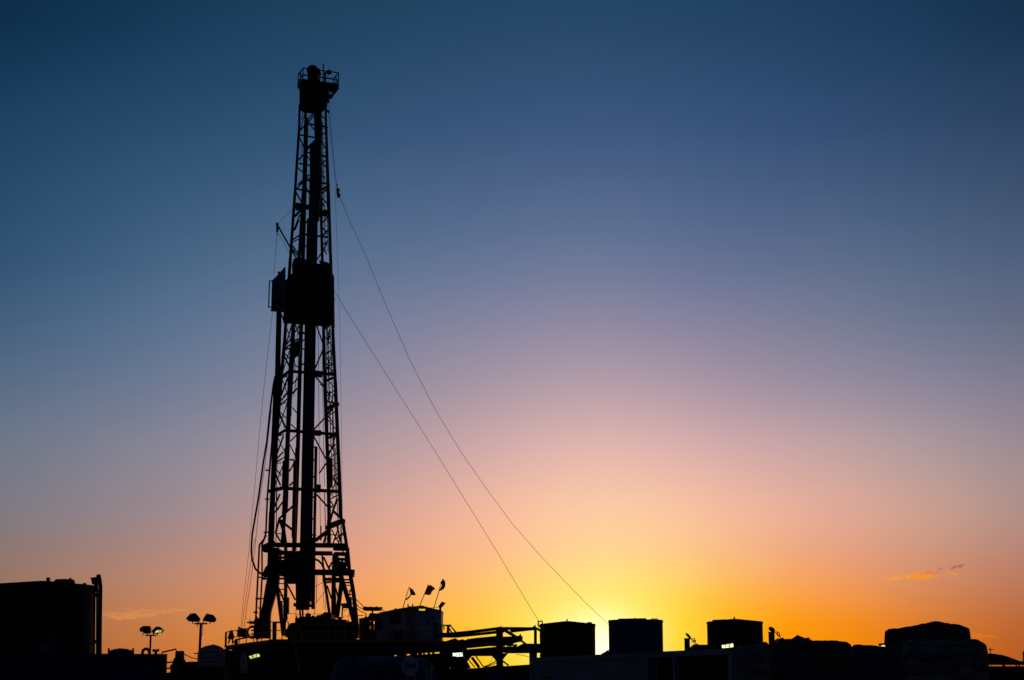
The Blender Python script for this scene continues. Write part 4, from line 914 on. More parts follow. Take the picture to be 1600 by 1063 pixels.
for q in ([(.42,.25),(.42,.62)],[(.42,.25),(.66,.28)],[(.66,.28),(.64,.62)],[(.42,.44),(.66,.46)],[(.42,.62),(.64,.64)]): b.bar(bp(*q[0]), bp(*q[1]), .14, .02)
part('banner_mark', b, bluegrey, ban)
pbar('platform_rail', [(421,440),(419.7,481)], .07, 111.2); pbar('platform_rail', [(420.5,438.7),(425,439.5)], .06, 111.2); pbar('platform_rail', [(419.3,480.3),(424,480)], .06, 111.2)
b = MB(); b.prism([P(423,484,111.2),P(446,485,108.4),P(450,487,109),P(440,485,112)], UP*-0.12); part('diving_board', b, steel, mast)
pbar('board_beam', [(430,470),(446,480)], .3, 109.2); pbar('board_beam', [(446,438),(446,495)], .1, 108.6); pbar('board_detail', [(434,427),(438,425.5)], .12, 109.8)
pbar('brace', [(440,492),(447,512)], .08, 108.9)
# small jib above the board
b = MB(); b.tube(P(464,405,108.8), P(433,351,109.6), .055, n=8); part('jib_boom', b, steel, mast, True)
pbar('jib_boom', [(470,400),(456,384)], .06, 108.8)
b = MB(); b.blob(P(433.2,350.5,109.6), .11, 8); b.tube(P(433.5,352,109.6), P(433.2,362,109.6), .08, n=7); b.tube(P(433.2,362,109.6), P(433,368,109.6), .035, n=6); part('jib_hook', b, steel, mast)
for pts, Y_ in (([(435,349),(459,325)],109.4),([(436,366),(452,395)],109.4),([(433,366),(428,430)],109.8)):
    b = MB(); b.tube(P(*pts[0],Y_), P(*pts[1],Y_), .013, n=5); part('jib_line', b, wire, mast)
# crown block and crown platform
zc0, zc1 = P(473,161,YM-1.2).z, P(473,140,YM-1.2).z
for k_ in range(4):
    lo, hi = square(zc0, .76), square(zc1+.2, .76)
    a0, a1, c1, c0 = lo[k_], lo[(k_+1)%4], hi[(k_+1)%4], hi[k_]; nrm = (a1-a0).cross(UP).normalized()*0.06
    b = MB(); b.prism([a0,a1,c1,c0], -nrm); part('crown_frame_plate', b, steel, mast)
zp = P(475,106.5,YM-.87).z-.6
def CR(a, b_, z): return Vector((MX+a*ca-b_*sa, YM+a*sa+b_*ca, z))
b = MB(); b.prism([CR(-.98,-.55,zp-.36),CR(1.47,-.55,zp-.36),CR(1.47,.7,zp-.36),CR(-.98,.7,zp-.36)], UP*0.1); part('crown_platform', b, steel, mast)
b = MB()
for a_, b2 in (((-.98,-.55),(1.47,-.55)),((1.47,-.55),(1.47,.7)),((1.47,.7),(-.98,.7)),((-.98,.7),(-.98,-.55))): b.bar(CR(*a_,zp-.24), CR(*b2,zp-.24), .05, .3)
part('toe_board', b, steel, mast)
b = MB(); b.prism(polyP(zz(440,80,8.855,[(230,500),(310,395),(360,390),(360,330),(380,270),(400,225),(430,200),(450,195),(480,205),(497,235),(525,240),(527,255),(500,262),(497,390),(540,430),(640,440),(640,640),(580,655),(540,690),(520,780),(480,800),(290,780),(285,735),(247,730),(247,545)]), YM-.3), (0,1.1,0)); part('crown_block_housing', b, steel, mast)
b = MB(); pc = P(488.5,112,YM); b.lathe(pc-Vector((0,.25,0)), [(.35,-.06),(.38,0),(.34,.08),(.34,.2),(.38,.28),(.35,.34)], 24, (0,1,0)); part('crown_sheave', b, steel, mast, True)
rails = [(-.98,-.55),(1.47,-.55),(1.47,.7),(-.98,.7)]
for k_ in range(4):
    a_, b2 = rails[k_], rails[(k_+1)%4]
    for hh in (.45, .95):
        b = MB(); b.bar(CR(*a_,zp+hh-.35), CR(*b2,zp+hh-.35), .055); part('handrail', b, steel, mast)
for q in rails+[(0.5,-.55),(0.5,.7),(1.47,.08),(-.98,.08)]:
    b = MB(); b.bar(CR(*q,zp-.4), CR(*q,zp+.62), .065); part('rail_post', b, steel, mast)
pbar('platform_bracket', [(529,137.5),(518,152)], .1, 110.3); pbar('platform_bracket', [(513,151),(518.5,151.5)], .25, 110.3); pbar('platform_bracket', [(517,138),(517,150)], .05, 110.6); pbar('platform_bracket', [(524,139),(516,150)], .07, 111.2)
b = MB(); b.tube(P(504.8,131,110), P(505.2,104,110), .035, n=6); b.blob(P(505.4,102.2,110), .06, 8, (1,1,1.4)); b.tube(P(505,107,110), P(505.1,105,110), .05, n=6); part('anemometer', b, steel, mast)
b = MB(); b.path([P(505.5,116,110),P(508,114.5,110),P(512,113,110)], .03, 6); b.lathe(P(513.3,113.2,109.8), [(.12,-.1),(.18,0),(.16,.14),(.06,.2)], 12, (.4,.5,.1)); part('beacon_lamp', b, steel, mast)
pbar('rail_post', [(508.8,113),(508.8,130)], .07, 110.2)
pbar('guy_bracket', [(511,173),(514.5,176)], .13, 109.6)
# hanging ropes
def rope(name, label, pts, r_, group, m=wire):
    b = MB(); b.path([P(x,y,Y_) for x,y,Y_ in pts], r_, 5)
    return solo(name, b, m, label, 'wire rope', P(*pts[-1]), group)
GW = 'guy wires and tag lines of the mast'
rope('guy_wire', 'upper guy wire running from the crown down to the dark blue tank', [(513.5,175,109.6),(519,235,110),(524,275,110.2),(528,296,110.4)], .015, GW)
g1 = [(532,309,110.5),(546,345,110.9),(570,396,111.5),(600,470,112.3),(640,562,113.2),(680,640,114),(720,706,114.7),(760,764,115.4),(800,818,116),(840,864,116.7),(880,906,117.3),(915,942,117.8),(952,977,118.3)]
rope('guy_wire', 'upper guy wire continuing below the snatch block toward the dark blue tank', g1, .0135, GW)
g2 = [(523,456,110.2),(545,492,110.4),(575,540,110.7),(620,611,111.2),(660,674,111.6),(700,738,112),(740,803,112.4),(780,868,112.7),(815,927,113),(842,971,113.2)]
rope('guy_wire', 'lower guy wire from the racking board down to the left upright tank', g2, .0135, GW)
b = MB(); b.prism(polyP(zz(440,260,6.64,[(565,232),(603,233),(603,246),(592,250),(592,278),(608,285),(606,300),(600,318),(575,318),(568,260)]), 110.2), (0,.25,0)); b.bar(P(526,287,110.4), P(527,296,110.4), .06); b.bar(P(525.5,288.5,110.3), P(528,288.5,110.3), .04)
solo('snatch_block', b, steel, 'small dark snatch block hanging in the upper guy wire', 'pulley block', P(529,300,110.2))
rope('tag_line', 'faint straight line hanging just right of the mast from its crown', [(514,160,110.8),(522,250,110.8),(524.5,320,110.8),(528,420,110.8),(531,510,110.8),(533,640,110.8),(534.6,760,110.8),(535,800,110.8)], .009, GW)
rope('tag_line', 'leftmost thin line from the jib past the banner to the floor corner', [(426,485,111),(421,530,111),(413,600,111),(405,680,111),(399,750,111),(394,800,111),(389,860,111),(380,940,111),(376,987,108)], .012, GW)
rope('tag_line', 'thin line just right of the black hose down to the floor corner', [(424,640,110.5),(415,720,110.5),(406,779,110.5),(398,860,110.5),(392,905,110),(386,945,109),(381,986,108)], .016, GW)
rope('tag_line', 'middle thin line left of the standpipes reaching the winch', [(399,840,111),(393,872,111),(386,920,110),(377,988,108)], .013, GW)

# ================================================================== rig floor and substructure
YD = 103.0
zd = P(480, 999.5, YD).z
t = thing('rig_floor', 'broad black rig floor with orange edge and yellow handrails carrying the mast', 'rig floor', (P(520,1000,YD).x, YD, 0))
XL, XR = P(421,999,YD).x, P(690,999,YD).x
FL_ = P(352.5,1008,117); FLx = Vector((FL_.x, 117, zd))
deckp = [Vector((XL,YD,zd-.25)),Vector((XR,YD,zd-.25)),Vector((XR,119,zd-.25)),Vector((FL_.x-.2,119,zd-.25)),Vector((FL_.x,117,zd-.25))]
b = MB(); b.prism(deckp, UP*0.24); part('deck', b, steel, t)
b = MB(); b.box((XL,YD-.06,zd-.16),(XR,YD-.002,zd+.02)); part('edge_beam', b, orange, t)
b = MB(); b.bar(Vector((XL,YD-.04,zd-.09)), Vector((FL_.x,117,zd-.09)), .16, .1); part('edge_beam', b, yellow, t)
b = MB(); b.prism([Vector((XL,YD,0.1)),Vector((FL_.x+.6,116,0.1)),Vector((FL_.x+.6,116,zd-.26)),Vector((XL,YD,zd-.26))], (0.05,.1,0)); part('wind_wall', b, matte, t)
XM = P(700,1050,YD).x
for i in range(6):
    xa = XL+(XM-XL)*i/9; xb = XL+(XM-XL)*(i+1)/9+.02
    ztop = zd-.26
    b = MB(); b.box((xa,YD+.35+.03*(i%2),0.05),(xb,YD+.42+.03*(i%2),ztop)); part('wind_wall', b, matte, t)
for i in range(9):
    xa = XL+(XR-XL)*i/8
    b = MB(); b.box((xa-.12,YD+.02,0),(xa+.12,YD+.28,zd-.26)); part('post', b, steel, t)
b = MB(); b.box((XL,YD+.03,zd-.62),(XR,YD+.27,zd-.265)); part('girder', b, steel, t)
b = MB(); b.prism(polyP([(604,1003),(692,1003),(692,1018.6),(604,1024.6)], YD+.3), (0,.2,0)); part('girder', b, matte, t)
b = MB(); b.prism(polyP([(604,1026.2),(702,1020.2),(702,1075),(604,1075)], YD+.3), (0,.1,0)); part('wind_wall', b, matte, t)
for xa, xb in ((604,616.5),(621,635.5),(640.5,652),(661,664),(668,672),(675,679),(687.5,702)):
    b = MB(); b.prism(polyP([(xa,1016),(xb,1016),(xb,1028),(xa,1028)], YD+.45), (0,.1,0)); part('wall_bracket', b, matte, t)
for i in range(4):
    xa = XL+(XR-XL)*i/8; xb = XL+(XR-XL)*(i+1)/8
    b = MB(); b.bar((xa,YD+.1,.2),(xb,YD+.1,zd-.7),.14); part('cross_brace', b, steel, t)
b = MB(); b.box((XL+1,112,0),(XL+5,116,zd-.3)); part('support_box', b, steel, t)
# handrails along the front and the slanting left side
def rail_run(pts, px_h, m, parent, posts, mid=True, w_=.05, hgt=1.0):
    for p0, p1 in zip(pts[:-1], pts[1:]):
        for hh in ((hgt, hgt*.52) if mid else (hgt,)):
            b = MB(); b.bar(p0+UP*hh, p1+UP*hh, w_); part('handrail', b, m, parent)
    for q in posts:
        b = MB(); b.bar(q, q+UP*(hgt-.026), w_*1.1); part('rail_post', b, m, parent)
pa, pb = Vector((FL_.x+.02,116.9,zd)), Vector((XL,YD+.02,zd))
hL = P(352.5,988,117).z-zd
rail_run([pa,pb], 0, yellow, t, [pa.lerp(pb,k/6) for k in range(7)], hgt=max(.8,hL))
b = MB(); b.bar(pa-UP*.1, pa+UP*hL, .12); part('corner_post', b, steel, t)
xs_ = [XL, P(440,999,YD).x]; hF = P(450,972,YD).z-zd
p1_ = Vector((XL+.02,YD+.03,zd)); p2_ = Vector((P(450,999,YD).x,YD+.03,zd))
rail_run([p1_,p2_], 0, yellow, t, [p1_.lerp(p2_,k/3) for k in range(4)], hgt=hF)
p1_ = Vector((P(462,999,YD).x,YD+.03,zd)); p2_ = Vector((XR-.02,YD+.03,zd)); hF2 = P(600,976,YD).z-zd
rail_run([p1_,p2_], 0, yellow, t, [p1_.lerp(p2_,k/9) for k in range(10)], hgt=hF2)
b = MB(); b.bar(P(428.5,999,YD+.2), P(428.5,973,YD+.2), .2); part('gate_post', b, steel, t)
b = MB(); b.bar(P(427,973,YD+.2), P(447,974,YD+.2), .05); part('gate_rail', b, yellow, t)
# V shaped hose loops on the face of the substructure
for pts in ([(455,985),(459,1004),(465,1030),(468,1050)],[(466,975),(470,990),(475,1005)]):
    b = MB(); b.path([P(x,y,YD-.3) for x,y in pts], .06, 7); part('hose', b, yellow, t, True)
# things standing on the floor
t = thing('air_winch', 'boxy air winch behind the slanting handrail at the left floor corner', 'winch', P(377,1000,108))
b = MB(); b.prism(polyP([(370.5,995),(370,984.5),(375,983),(376,981),(385,983.5),(385,996)], 108), (0,.8,0)); part('winch_housing', b, steel, t)
b = MB(); b.bar(P(374,985,108), P(373.5,979,108), .08); b.bar(P(371,981.5,108), P(376,981.5,108), .06); part('lever', b, steel, t)
b = MB(); b.lathe(P(361,999,109), [(.16,0),(.2,.15),(.1,.5),(.06,.55)], 12); b.bar(P(357,1006,109),P(360,995,109),.09); b.bar(P(361,994,109),P(365,1005,109),.1); part('stand', b, steel, t)
b = MB(); b.bar(P(368,1000,108.2), P(397,994,107), .09); b.bar(P(369,1000,108), P(369,1007,108), .2); part('base_rail', b, steel, t)
t = thing('hose_reel', 'round hose coil hanging at the handrail beside the air winch', 'hose', P(393.5,988,106))
cc = P(394.5,988,106.5); b = MB(); b.path([cc+Vector((.28*math.cos(a_),-.02*a_,.36*math.sin(a_))) for a_ in np.linspace(1.0,5.6,14)], .06, 7); part('hose_coil', b, rubber, t, True)
b = MB(); b.bar(cc+Vector((-.1,0,.1)), cc+Vector((.3,0,.15)), .08); b.bar(cc+Vector((-.05,0,-.1)), cc+Vector((.3,0,-.1)), .07); b.bar(cc+Vector((.3,0,-.6)), cc+Vector((.3,0,.5)), .08); part('reel_frame', b, steel, t)
t = thing('valve_manifold', 'spiky valve manifold sticking out left at the foot of the mast', 'valve', P(396,975,107))
b = MB(); b.tube(P(386,972.8,107), P(400,973.2,107), .05, n=7); b.tube(P(390,973,107), P(399,973,107), .09, n=7); b.tube(P(390.3,967,107), P(390.5,977,107), .025, n=6); b.lathe(P(388,973,106.95), [(.02,-.03),(.02,.03)], 8, (1,0,0)); part('valve_body', b, steel, t)
b = MB(); b.bar(P(398,957,107), P(402,957.5,107), .1); b.blob(P(400.5,965.5,107), .1, 8); part('valve_handle', b, steel, t)
b = MB(); b.prism(polyP([(399,968),(404,966),(404,998),(399,999)], 106.8), (0,.8,0)); part('valve_stand', b, steel, t)
# drawworks
YW = 106
t = thing('drawworks', 'bulky black drawworks housing at the foot of the mast on the floor', 'drawworks', (P(505,999,YW).x, YW, zd))
b = MB(); b.prism(polyP([(450,1000),(451,982),(453,978),(457,976.5),(461,972.5),(461,966),(463,964.5),(466,967),(475,963.5),(498,963.5),(501,960.5),(506,958.5),(515,957),(517,967),(541,968.5),(541,972),(550,974),(551,1000)], YW), (0,3.0,0)); part('housing', b, steel, t)
for px, py, r_ in ((481.5,961.5,.17),(459,979,.3),(509,960,.18),(498,964,.15),(470,966,.13),(489,963.5,.09),(531,966.5,.12)):
    b = MB(); c_ = P(px,py,YW+.4); b.lathe(c_-UP*r_*.8, [(r_,0),(r_,r_*1.1),(r_*.6,r_*1.5),(.01,r_*1.55)], 14); part('motor', b, steel, t, True)
b = MB(); b.prism(polyP([(527,967.5),(541,968.5),(541,973),(527,973)], YW-.3), (0,.3,0)); part('control_box', b, steel2, t)
for x0,y0,x1,y1 in ((461,974,471,965),(462,978,467,972),(463,962,463,972),(455,980,460,1000)):
    b = MB(); b.bar(P(x0,y0,YW-.2), P(x1,y1,YW-.2), .08); part('pipe', b, steel, t)
b = MB(); b.box((P(497,986,YW).x,YW-.03,P(497,987,YW).z),(P(508,986,YW).x,YW-.01,P(497,985,YW).z)); part('name_plate', b, bluegrey, t)
b = MB(); b.prism(polyP([(548,1000),(549,985),(551,978),(554,985),(554.5,1000)], YW-.2), (0,.2,0)); part('guard', b, rust, t)
t = thing('iron_roughneck', 'hunched dark machine with hoses left of the drawworks', 'machine', (P(454,999,104.5).x, 104.5, zd))
b = MB(); b.prism(polyP([(449,1000),(450,984),(452,979),(456,977),(462,977),(467,980),(468,992),(470,1000)], 104.5), (0,1.0,0)); part('machine_body', b, steel, t)
b = MB(); b.path([P(452,980,104.4),P(449,985,104.4),P(447.5,996,104.4)], .09, 7); part('machine_arm', b, steel, t, True)

# ================================================================== doghouse
YH = 105.5
def DH(pts, Y=YH): return polyP(pts, Y)
t = thing('doghouse', 'pale metal doghouse cabin with shallow gable roof, ladder and yellow lamp', 'cabin', (P(640,999,YH).x, YH, zd))
b = MB(); b.prism(DH([(588,1000),(588,962),(627,954.5),(657,948.5),(689.3,956),(689.3,1000)]), (0,3.0,0)); part('wall', b, white2, t)
b = MB(); b.prism(DH([(587,961.5),(594,956.8),(627,950.3),(652,946.8),(660,946.3),(668,948.6),(689.8,954),(689.8,956.2),(668,951),(657,948.4),(627,954.6),(587,963.5)], YH-.12), (0,3.3,0)); part('roof', b, white, t)
b = MB(); b.prism(DH([(608.5,954),(626,951),(626,974.5),(608.5,974.5)], YH-.025), (0,.02,0)); part('door', b, rubber, t)
b = MB(); b.prism(DH([(588.5,963),(596,960),(596,985),(588.5,985)], YH-.025), (0,.02,0)); part('door', b, steel, t)
b = MB(); b.prism(DH([(677,972.5),(684,972.5),(684,999),(677,999)], YH-.025), (0,.02,0)); d_ = part('door', b, rust, t)
b = MB(); b.prism(DH([(669,968),(669.5,975.5),(668.3,975.5),(668,968)], YH-.015), (0,.01,0)); part('door_handle', b, steel, t)
for k_, q in enumerate(([(672,962.5),(674.5,962.5),(674.5,966.5),(672,966.5)],[(675.5,962.5),(677.5,962.5),(677.5,968),(675.5,968)],[(679,963.5),(680,963.5),(680,969),(679,969)])):
    b = MB(); b.prism(DH(q, YH-.015), (0,.01,0)); part('wall_marking', b, bluegrey, t)
b = MB()
for px in (637.5,645): b.bar(P(px,999,YH-.15), P(px,943.5,YH-.15), .07)
for y_ in np.arange(948, 998, 4.6): b.bar(P(637.5,y_,YH-.15), P(645,y_,YH-.15), .045)
part('ladder', b, yellow, t)
b = MB(); b.prism(DH([(653,949.8),(667.5,950.5),(667.5,956.5),(652.5,956.2)], YH-.35), (0,.3,0)); part('lamp_housing', b, black, t)
b = MB(); b.prism(DH([(654.8,951.6),(664.3,951.7),(664.3,954.3),(654.8,954.2)], YH-.356), (0,-.02,0)); part('lamp_lens', b, glow_yellow, t, label='lit yellow lamp lens')
b = MB(); b.prism(DH([(610,985),(628,984),(630,993),(626,998),(610,998)], YH-.6), (0,.5,0)); part('equipment_box', b, steel, t)
b = MB(); b.bar(P(618,952,YH-.3), P(619,975,YH-.3), .12); b.blob(P(618,953,YH-.3), .1, 8); part('downpipe', b, steel, t)
t2 = thing('control_cabin', 'small pale cabin with see-through windows between mast foot and doghouse', 'cabin', (P(572,999,107).x, 107, zd))
Yk = 107
for pts in ([(561,1000),(561,966.5),(577,964),(577,1000)],[(586.5,1000),(586.5,961),(597,961),(597,1000)],[(577,970.5),(577,961.5),(586.5,961),(586.5,971)],[(577,1000),(577,983.5),(586.5,983.5),(586.5,1000)]):
    b = MB(); b.prism(polyP(pts, Yk), (0,.12,0)); part('wall', b, white, t2)
b = MB(); b.prism(polyP([(560.5,966.6),(577,963.6),(583,958),(597.5,960.5),(597.5,962),(560.5,967.8)], Yk-.1), (0,2.6,0)); part('roof', b, steel, t2)
b = MB(); b.bar(P(579,971,Yk), P(579,976.5,Yk), .16); b.bar(P(586.3,971,Yk), P(586.3,984,Yk), .08); b.bar(P(582,971,Yk), P(582,984,Yk), .13); b.bar(P(577,977,Yk), P(587,977,Yk), .05); part('window_frame', b, steel, t2)
b = MB(); b.prism(polyP([(577,976),(586.5,976),(586.5,983.5),(577,983.5)], Yk+.05), (0,.01,0))
gm = bpy.data.materials.new('clear_window_glass'); gm.use_nodes = True; gt = gm.node_tree; gb = gt.nodes['Principled BSDF']
gb.inputs['Base Color'].default_value = (.22,.09,.06,1); gb.inputs['Transmission Weight'].default_value = .9; gb.inputs['Roughness'].default_value = .02; gb.inputs['IOR'].default_value = 1.02
part('window_pane', b, gm, t2)
b = MB(); b.prism(polyP([(569,1000),(568.5,975),(570,965),(571.5,959.5),(573,965),(575,975),(575,1000)], Yk-.4), (0,.3,0)); part('pipe_bundle', b, steel, t2)
b = MB(); b.prism(polyP([(575,964),(578,958),(583,958),(586,961),(590,958),(596,960),(586,964)], Yk-.3), (0,.4,0)); part('roof_fitting', b, steel, t2)
t3 = thing('canopy_light', 'flat dark canopy on a thin post beside the doghouse', 'canopy', (P(582,999,105).x, 105, zd))
b = MB(); b.prism(polyP([(567,948.3),(596.5,948.6),(594.5,950),(594,953.6),(567.5,953.6),(566.5,952)], 104.6), (0,1.2,0)); part('canopy_panel', b, steel, t3)
b = MB(); b.tube(P(582,953.5,105), P(582,999,105), .05, n=7); part('post', b, rust, t3)
for x_ in (571,579,588):
    b = MB(); b.bar(P(x_,948.5,105.2), P(x_,947.6,105.2), .08); part('canopy_bolt', b, steel, t3)
GL2 = 'cables strung from the mast foot to the canopy'
for lab, pts in (('uppermost cable from mast foot to the dark canopy', [(556,936,107.5),(562,942,106.8),(568,948,106)]),
                 ('second cable from mast foot to the dark canopy edge', [(556,942,107.5),(560,948,107),(566,952,106)]),
                 ('lower cable from mast foot toward the cabin roof', [(557,950,107.5),(563,955,107),(573,960,106.6)]),
                 ('thin line from canopy down to the doghouse roof', [(595,950,105.2),(598,953,105.4),(601,956,105.5)]),
                 ('short level line between mast foot and the cabin', [(556,963,107.6),(562,962,107.3),(568,962,107)])):
    b = MB(); b.path([P(*q) for q in pts], .025, 5); solo('cable', b, wire, lab, 'cable', P(*pts[0]), GL2)
# right hand work lamp on the doghouse corner
t = thing('work_lamp', 'tilted unlit work lamp on the right corner of the doghouse roof', 'lamp', P(687.5,956,105.3))
b = MB(); b.prism(polyP(zz(620,895,16.36,[(1050,880),(1150,735),(1243,775),(1160,870),(1115,925)]), 105.3), (0,.35,0)); part('lamp_housing', b, steel, t)
b = MB(); b.bar(P(688,951,105.4), P(687.3,957,105.4), .14); part('bracket', b, steel, t)
b = MB(); b.path([P(671,950,105.6),P(678,949.5,105.5),P(684,949.2,105.4)], .015, 5); part('wire', b, rust, t)
# ------------------------------------------------------------------ flags
def flag(label, pole, cloth_top, cloth_bot, mats, stripes=0, Y=106.2, ncol=10, wav=.06):
    t = thing('flag', label, 'flag', P(*pole[0], Y), 'flags flying from the doghouse roof')
    b = MB(); b.tube(P(*pole[0],Y), P(*pole[1],Y), .028, .02, 7); part('flagpole', b, rust, t)
    if stripes:
        n = stripes; vs = []
        ct = [P(x,y,Y) for x,y in cloth_top]; cbm = [P(x,y,Y) for x,y in cloth_bot]
        def along(L_, u_):
            k = u_*(len(L_)-1); i = min(int(k), len(L_)-2); return L_[i].lerp(L_[i+1], k-i)
        for i in range(n):
            b = MB(); vs = []
            for j in range(ncol+1):
                u_ = j/ncol; off = Vector((0, wav*math.sin(u_*7+1)+.01, 0))
                for w_ in (i/n, (i+1)/n): vs.append(along(ct,u_).lerp(along(cbm,u_), w_)+off+Vector((0,wav*.4*math.sin(w_*5),0)))
            m_ = len(vs); th = Vector((0,.012,0)); vs2 = vs+[v+th for v in vs]
            fs = [(2*j,2*j+2,2*j+3,2*j+1) for j in range(ncol)]+[(m_+2*j,m_+2*j+1,m_+2*j+3,m_+2*j+2) for j in range(ncol)]
            fs += [(2*j,m_+2*j,m_+2*j+2,2*j+2) for j in range(ncol)]+[(2*j+1,2*j+3,m_+2*j+3,m_+2*j+1) for j in range(ncol)]+[(0,1,m_+1,m_),(2*ncol,m_+2*ncol,m_+2*ncol+1,2*ncol+1)]
            b.add(vs2, fs); part('stripe', b, mats[i%2], t)
    return t
z7 = lambda pts: zz(620,895,16.36,pts)
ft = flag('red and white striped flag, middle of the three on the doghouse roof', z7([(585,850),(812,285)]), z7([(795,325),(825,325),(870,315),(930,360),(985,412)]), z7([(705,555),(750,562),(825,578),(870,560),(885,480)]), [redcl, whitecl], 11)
# star field by the hoist
b = MB(); b.prism(polyP(z7([(793,335),(825,330),(845,332),(825,400),(768,400)]), 106.08), (0,-.012,0)); part('canton', b, darkcl, ft)
def cloth_flag(label, pole, outline, m, Y):
    t = thing('flag', label, 'flag', P(*pole[0], Y), 'flags flying from the doghouse roof')
    b = MB(); b.tube(P(*pole[0],Y), P(*pole[1],Y), .028, .02, 7); part('flagpole', b, rust, t)
    n = len(outline); c_ = (sum(p[0] for p in outline)/n, sum(p[1] for p in outline)/n)
    f_ = [P(x,y,Y+.07*math.sin(i*1.9)) for i,(x,y) in enumerate(outline)]
    cc = P(*c_, Y-.06); b = MB(); th = Vector((0,.014,0))
    b.add(f_+[cc]+[v+th for v in f_]+[cc+th], [(i,(i+1)%n,n) for i in range(n)]+[(n+1+(i+1)%n,n+1+i,2*n+1) for i in range(n)]+[(i,n+1+i,n+1+(i+1)%n,(i+1)%n) for i in range(n)])
    part('cloth', b, m, t); return t
cloth_flag('drooping dark flag folded down its pole, leftmost of the three flags', z7([(155,905),(318,355)]), z7([(318,358),(345,390),(412,428),(450,490),(485,548),(465,582),(440,582),(400,568),(360,578),(335,625),(300,665),(250,700),(222,702),(218,690),(250,680),(300,630),(342,560),(350,500),(345,440)]), darkcl, 106.4)
cloth_flag('dark flag curled like a crescent, rightmost and highest of the three flags', z7([(942,930),(1130,290)]), z7([(1165,155),(1200,175),(1230,215),(1243,270),(1238,340),(1215,400),(1170,440),(1120,460),(1088,470),(1085,455),(1115,425),(1140,390),(1150,330),(1138,285),(1112,262),(1112,238),(1140,225),(1158,190)]), darkcl, 106)
# stairs and landing right of the doghouse
t = thing('floor_stairs', 'small steel stair with handrails at the right end of the rig floor', 'stairs', P(702,990,104))
for pts in ([(690,977),(705,977.3)],[(693.5,977),(694,984),(700,991)],[(700,980),(700.5,991)],[(700.5,979),(706,990)],[(702,976.5),(703,977)],[(703,976.3),(713,990)],[(690,989.6),(702,990)],[(690,991.5),(702,991)]):
    b = MB(); b.bar(P(*pts[0],104), P(*pts[1],104), .07); part('handrail', b, yellow, t)
b = MB(); b.bar(P(700.5,977,104.3), P(700,991,104.3), .17); part('rail_post', b, steel, t)

# ================================================================== pipe catwalk
t = thing('pipe_catwalk', 'black steel catwalk frame with slanting beams between rig and upright tanks', 'catwalk', (P(780,1060,98).x, 98, 0))
z5 = lambda pts: zz(690,960,9.412,pts)
def slab(name, pts, Y, dep, m=steel): 
    b = MB(); b.prism(polyP(z5(pts), Y), (0,dep,0)); return part(name, b, m, t)
slab('catwalk_beam', [(-40,278),(120,268),(400,240),(840,186),(845,228),(700,248),(400,290),(200,322),(0,338),(-60,340)], 98, .35)
slab('catwalk_beam', [(-60,335),(200,318),(690,255),(840,236),(845,280),(800,284),(360,330),(195,345),(0,342)], 98.4, .3)
slab('catwalk_beam', [(820,186),(1385,190),(1385,222),(1360,232),(1030,268),(1000,240),(1020,228),(960,232),(900,275),(800,280)], 98, .35)
slab('pin_bracket', [(825,186),(868,182),(872,155),(878,155),(882,186),(900,200),(880,230),(820,215)], 97.8, .3)
slab('pin_bracket', [(1330,192),(1355,172),(1375,165),(1378,150),(1384,152),(1388,205),(1345,205)], 97.8, .3)
slab('post', [(800,230),(903,230),(905,650),(908,980),(808,980),(803,680)], 98.05, .3)
slab('post', [(1358,200),(1402,205),(1402,440),(1358,432)], 98.05, .3)
slab('post', [(1442,270),(1465,280),(1465,440),(1446,440)], 98.4, .3)
slab('diagonal_brace', [(860,195),(895,190),(1060,285),(1200,390),(1315,480),(1290,486),(1180,412),(1030,320),(900,245)], 97.7, .25, steel2)
slab('diagonal_brace', [(1385,190),(1400,190),(1480,235),(1600,325),(1760,440),(1760,455),(1590,345),(1440,255),(1385,215)], 97.7, .25, steel2)
slab('pipe_tray', [(370,365),(500,348),(800,318),(805,470),(715,468),(380,500),(360,500)], 99, .25)
slab('pipe_tray', [(900,330),(1100,322),(1110,310),(1125,320),(1150,300),(1165,285),(1175,320),(1192,325),(1194,400),(1115,412),(1040,436),(905,460)], 99, .25)
slab('side_beam', [(905,476),(1110,474),(1200,430),(1448,432),(1448,440),(1455,568),(1290,572),(1290,640),(1305,740),(1290,738),(1290,572),(975,574),(900,560)], 98.6, .4)
slab('side_beam', [(360,516),(715,486),(810,476),(810,640),(752,614),(448,614),(360,620)], 98.6, .4)
slab('side_beam', [(1290,560),(1405,560),(1405,635),(1310,640),(1305,760),(1290,760)], 98.6, .4)
slab('side_beam', [(1400,560),(1405,560),(1405,640),(1400,640)], 98.6, .4)
slab('end_beam', [(1450,430),(1600,430),(1600,630),(1452,620)], 99, .4)
slab('side_beam', [(0,388),(60,396),(130,372),(200,352),(250,380),(320,365),(330,378),(370,376),(372,655),(0,655)], 99.4, .3)
slab('post', [(0,655),(112,655),(112,830),(0,830)], 99.4, .3)
slab('post', [(208,655),(372,655),(376,690),(430,790),(300,800),(265,745),(262,760),(255,830),(232,700)], 99.4, .3)
slab('pump_casing', [(112,702),(125,694),(165,688),(205,691),(232,706),(258,830),(112,830)], 99.2, .5)
slab('knee_brace', [(740,614),(812,614),(812,700)], 98.5, .25)
slab('knee_brace', [(895,572),(978,572),(908,660),(895,670)], 98.5, .25)
slab('knee_brace', [(358,612),(450,612),(376,692),(380,705),(430,790),(340,800)], 98.5, .25)
for q in ([(905,470),(945,435)],[(960,470),(985,430)],[(985,470),(1005,430)],[(1000,470),(1025,432)],[(1025,470),(1045,430)],[(1050,462),(1110,455)]):
    a_, c_ = z5(q); pb_ = MB(); pb_.bar(P(*a_,98.8), P(*c_,98.8), .12); part('rung', pb_, steel, t)
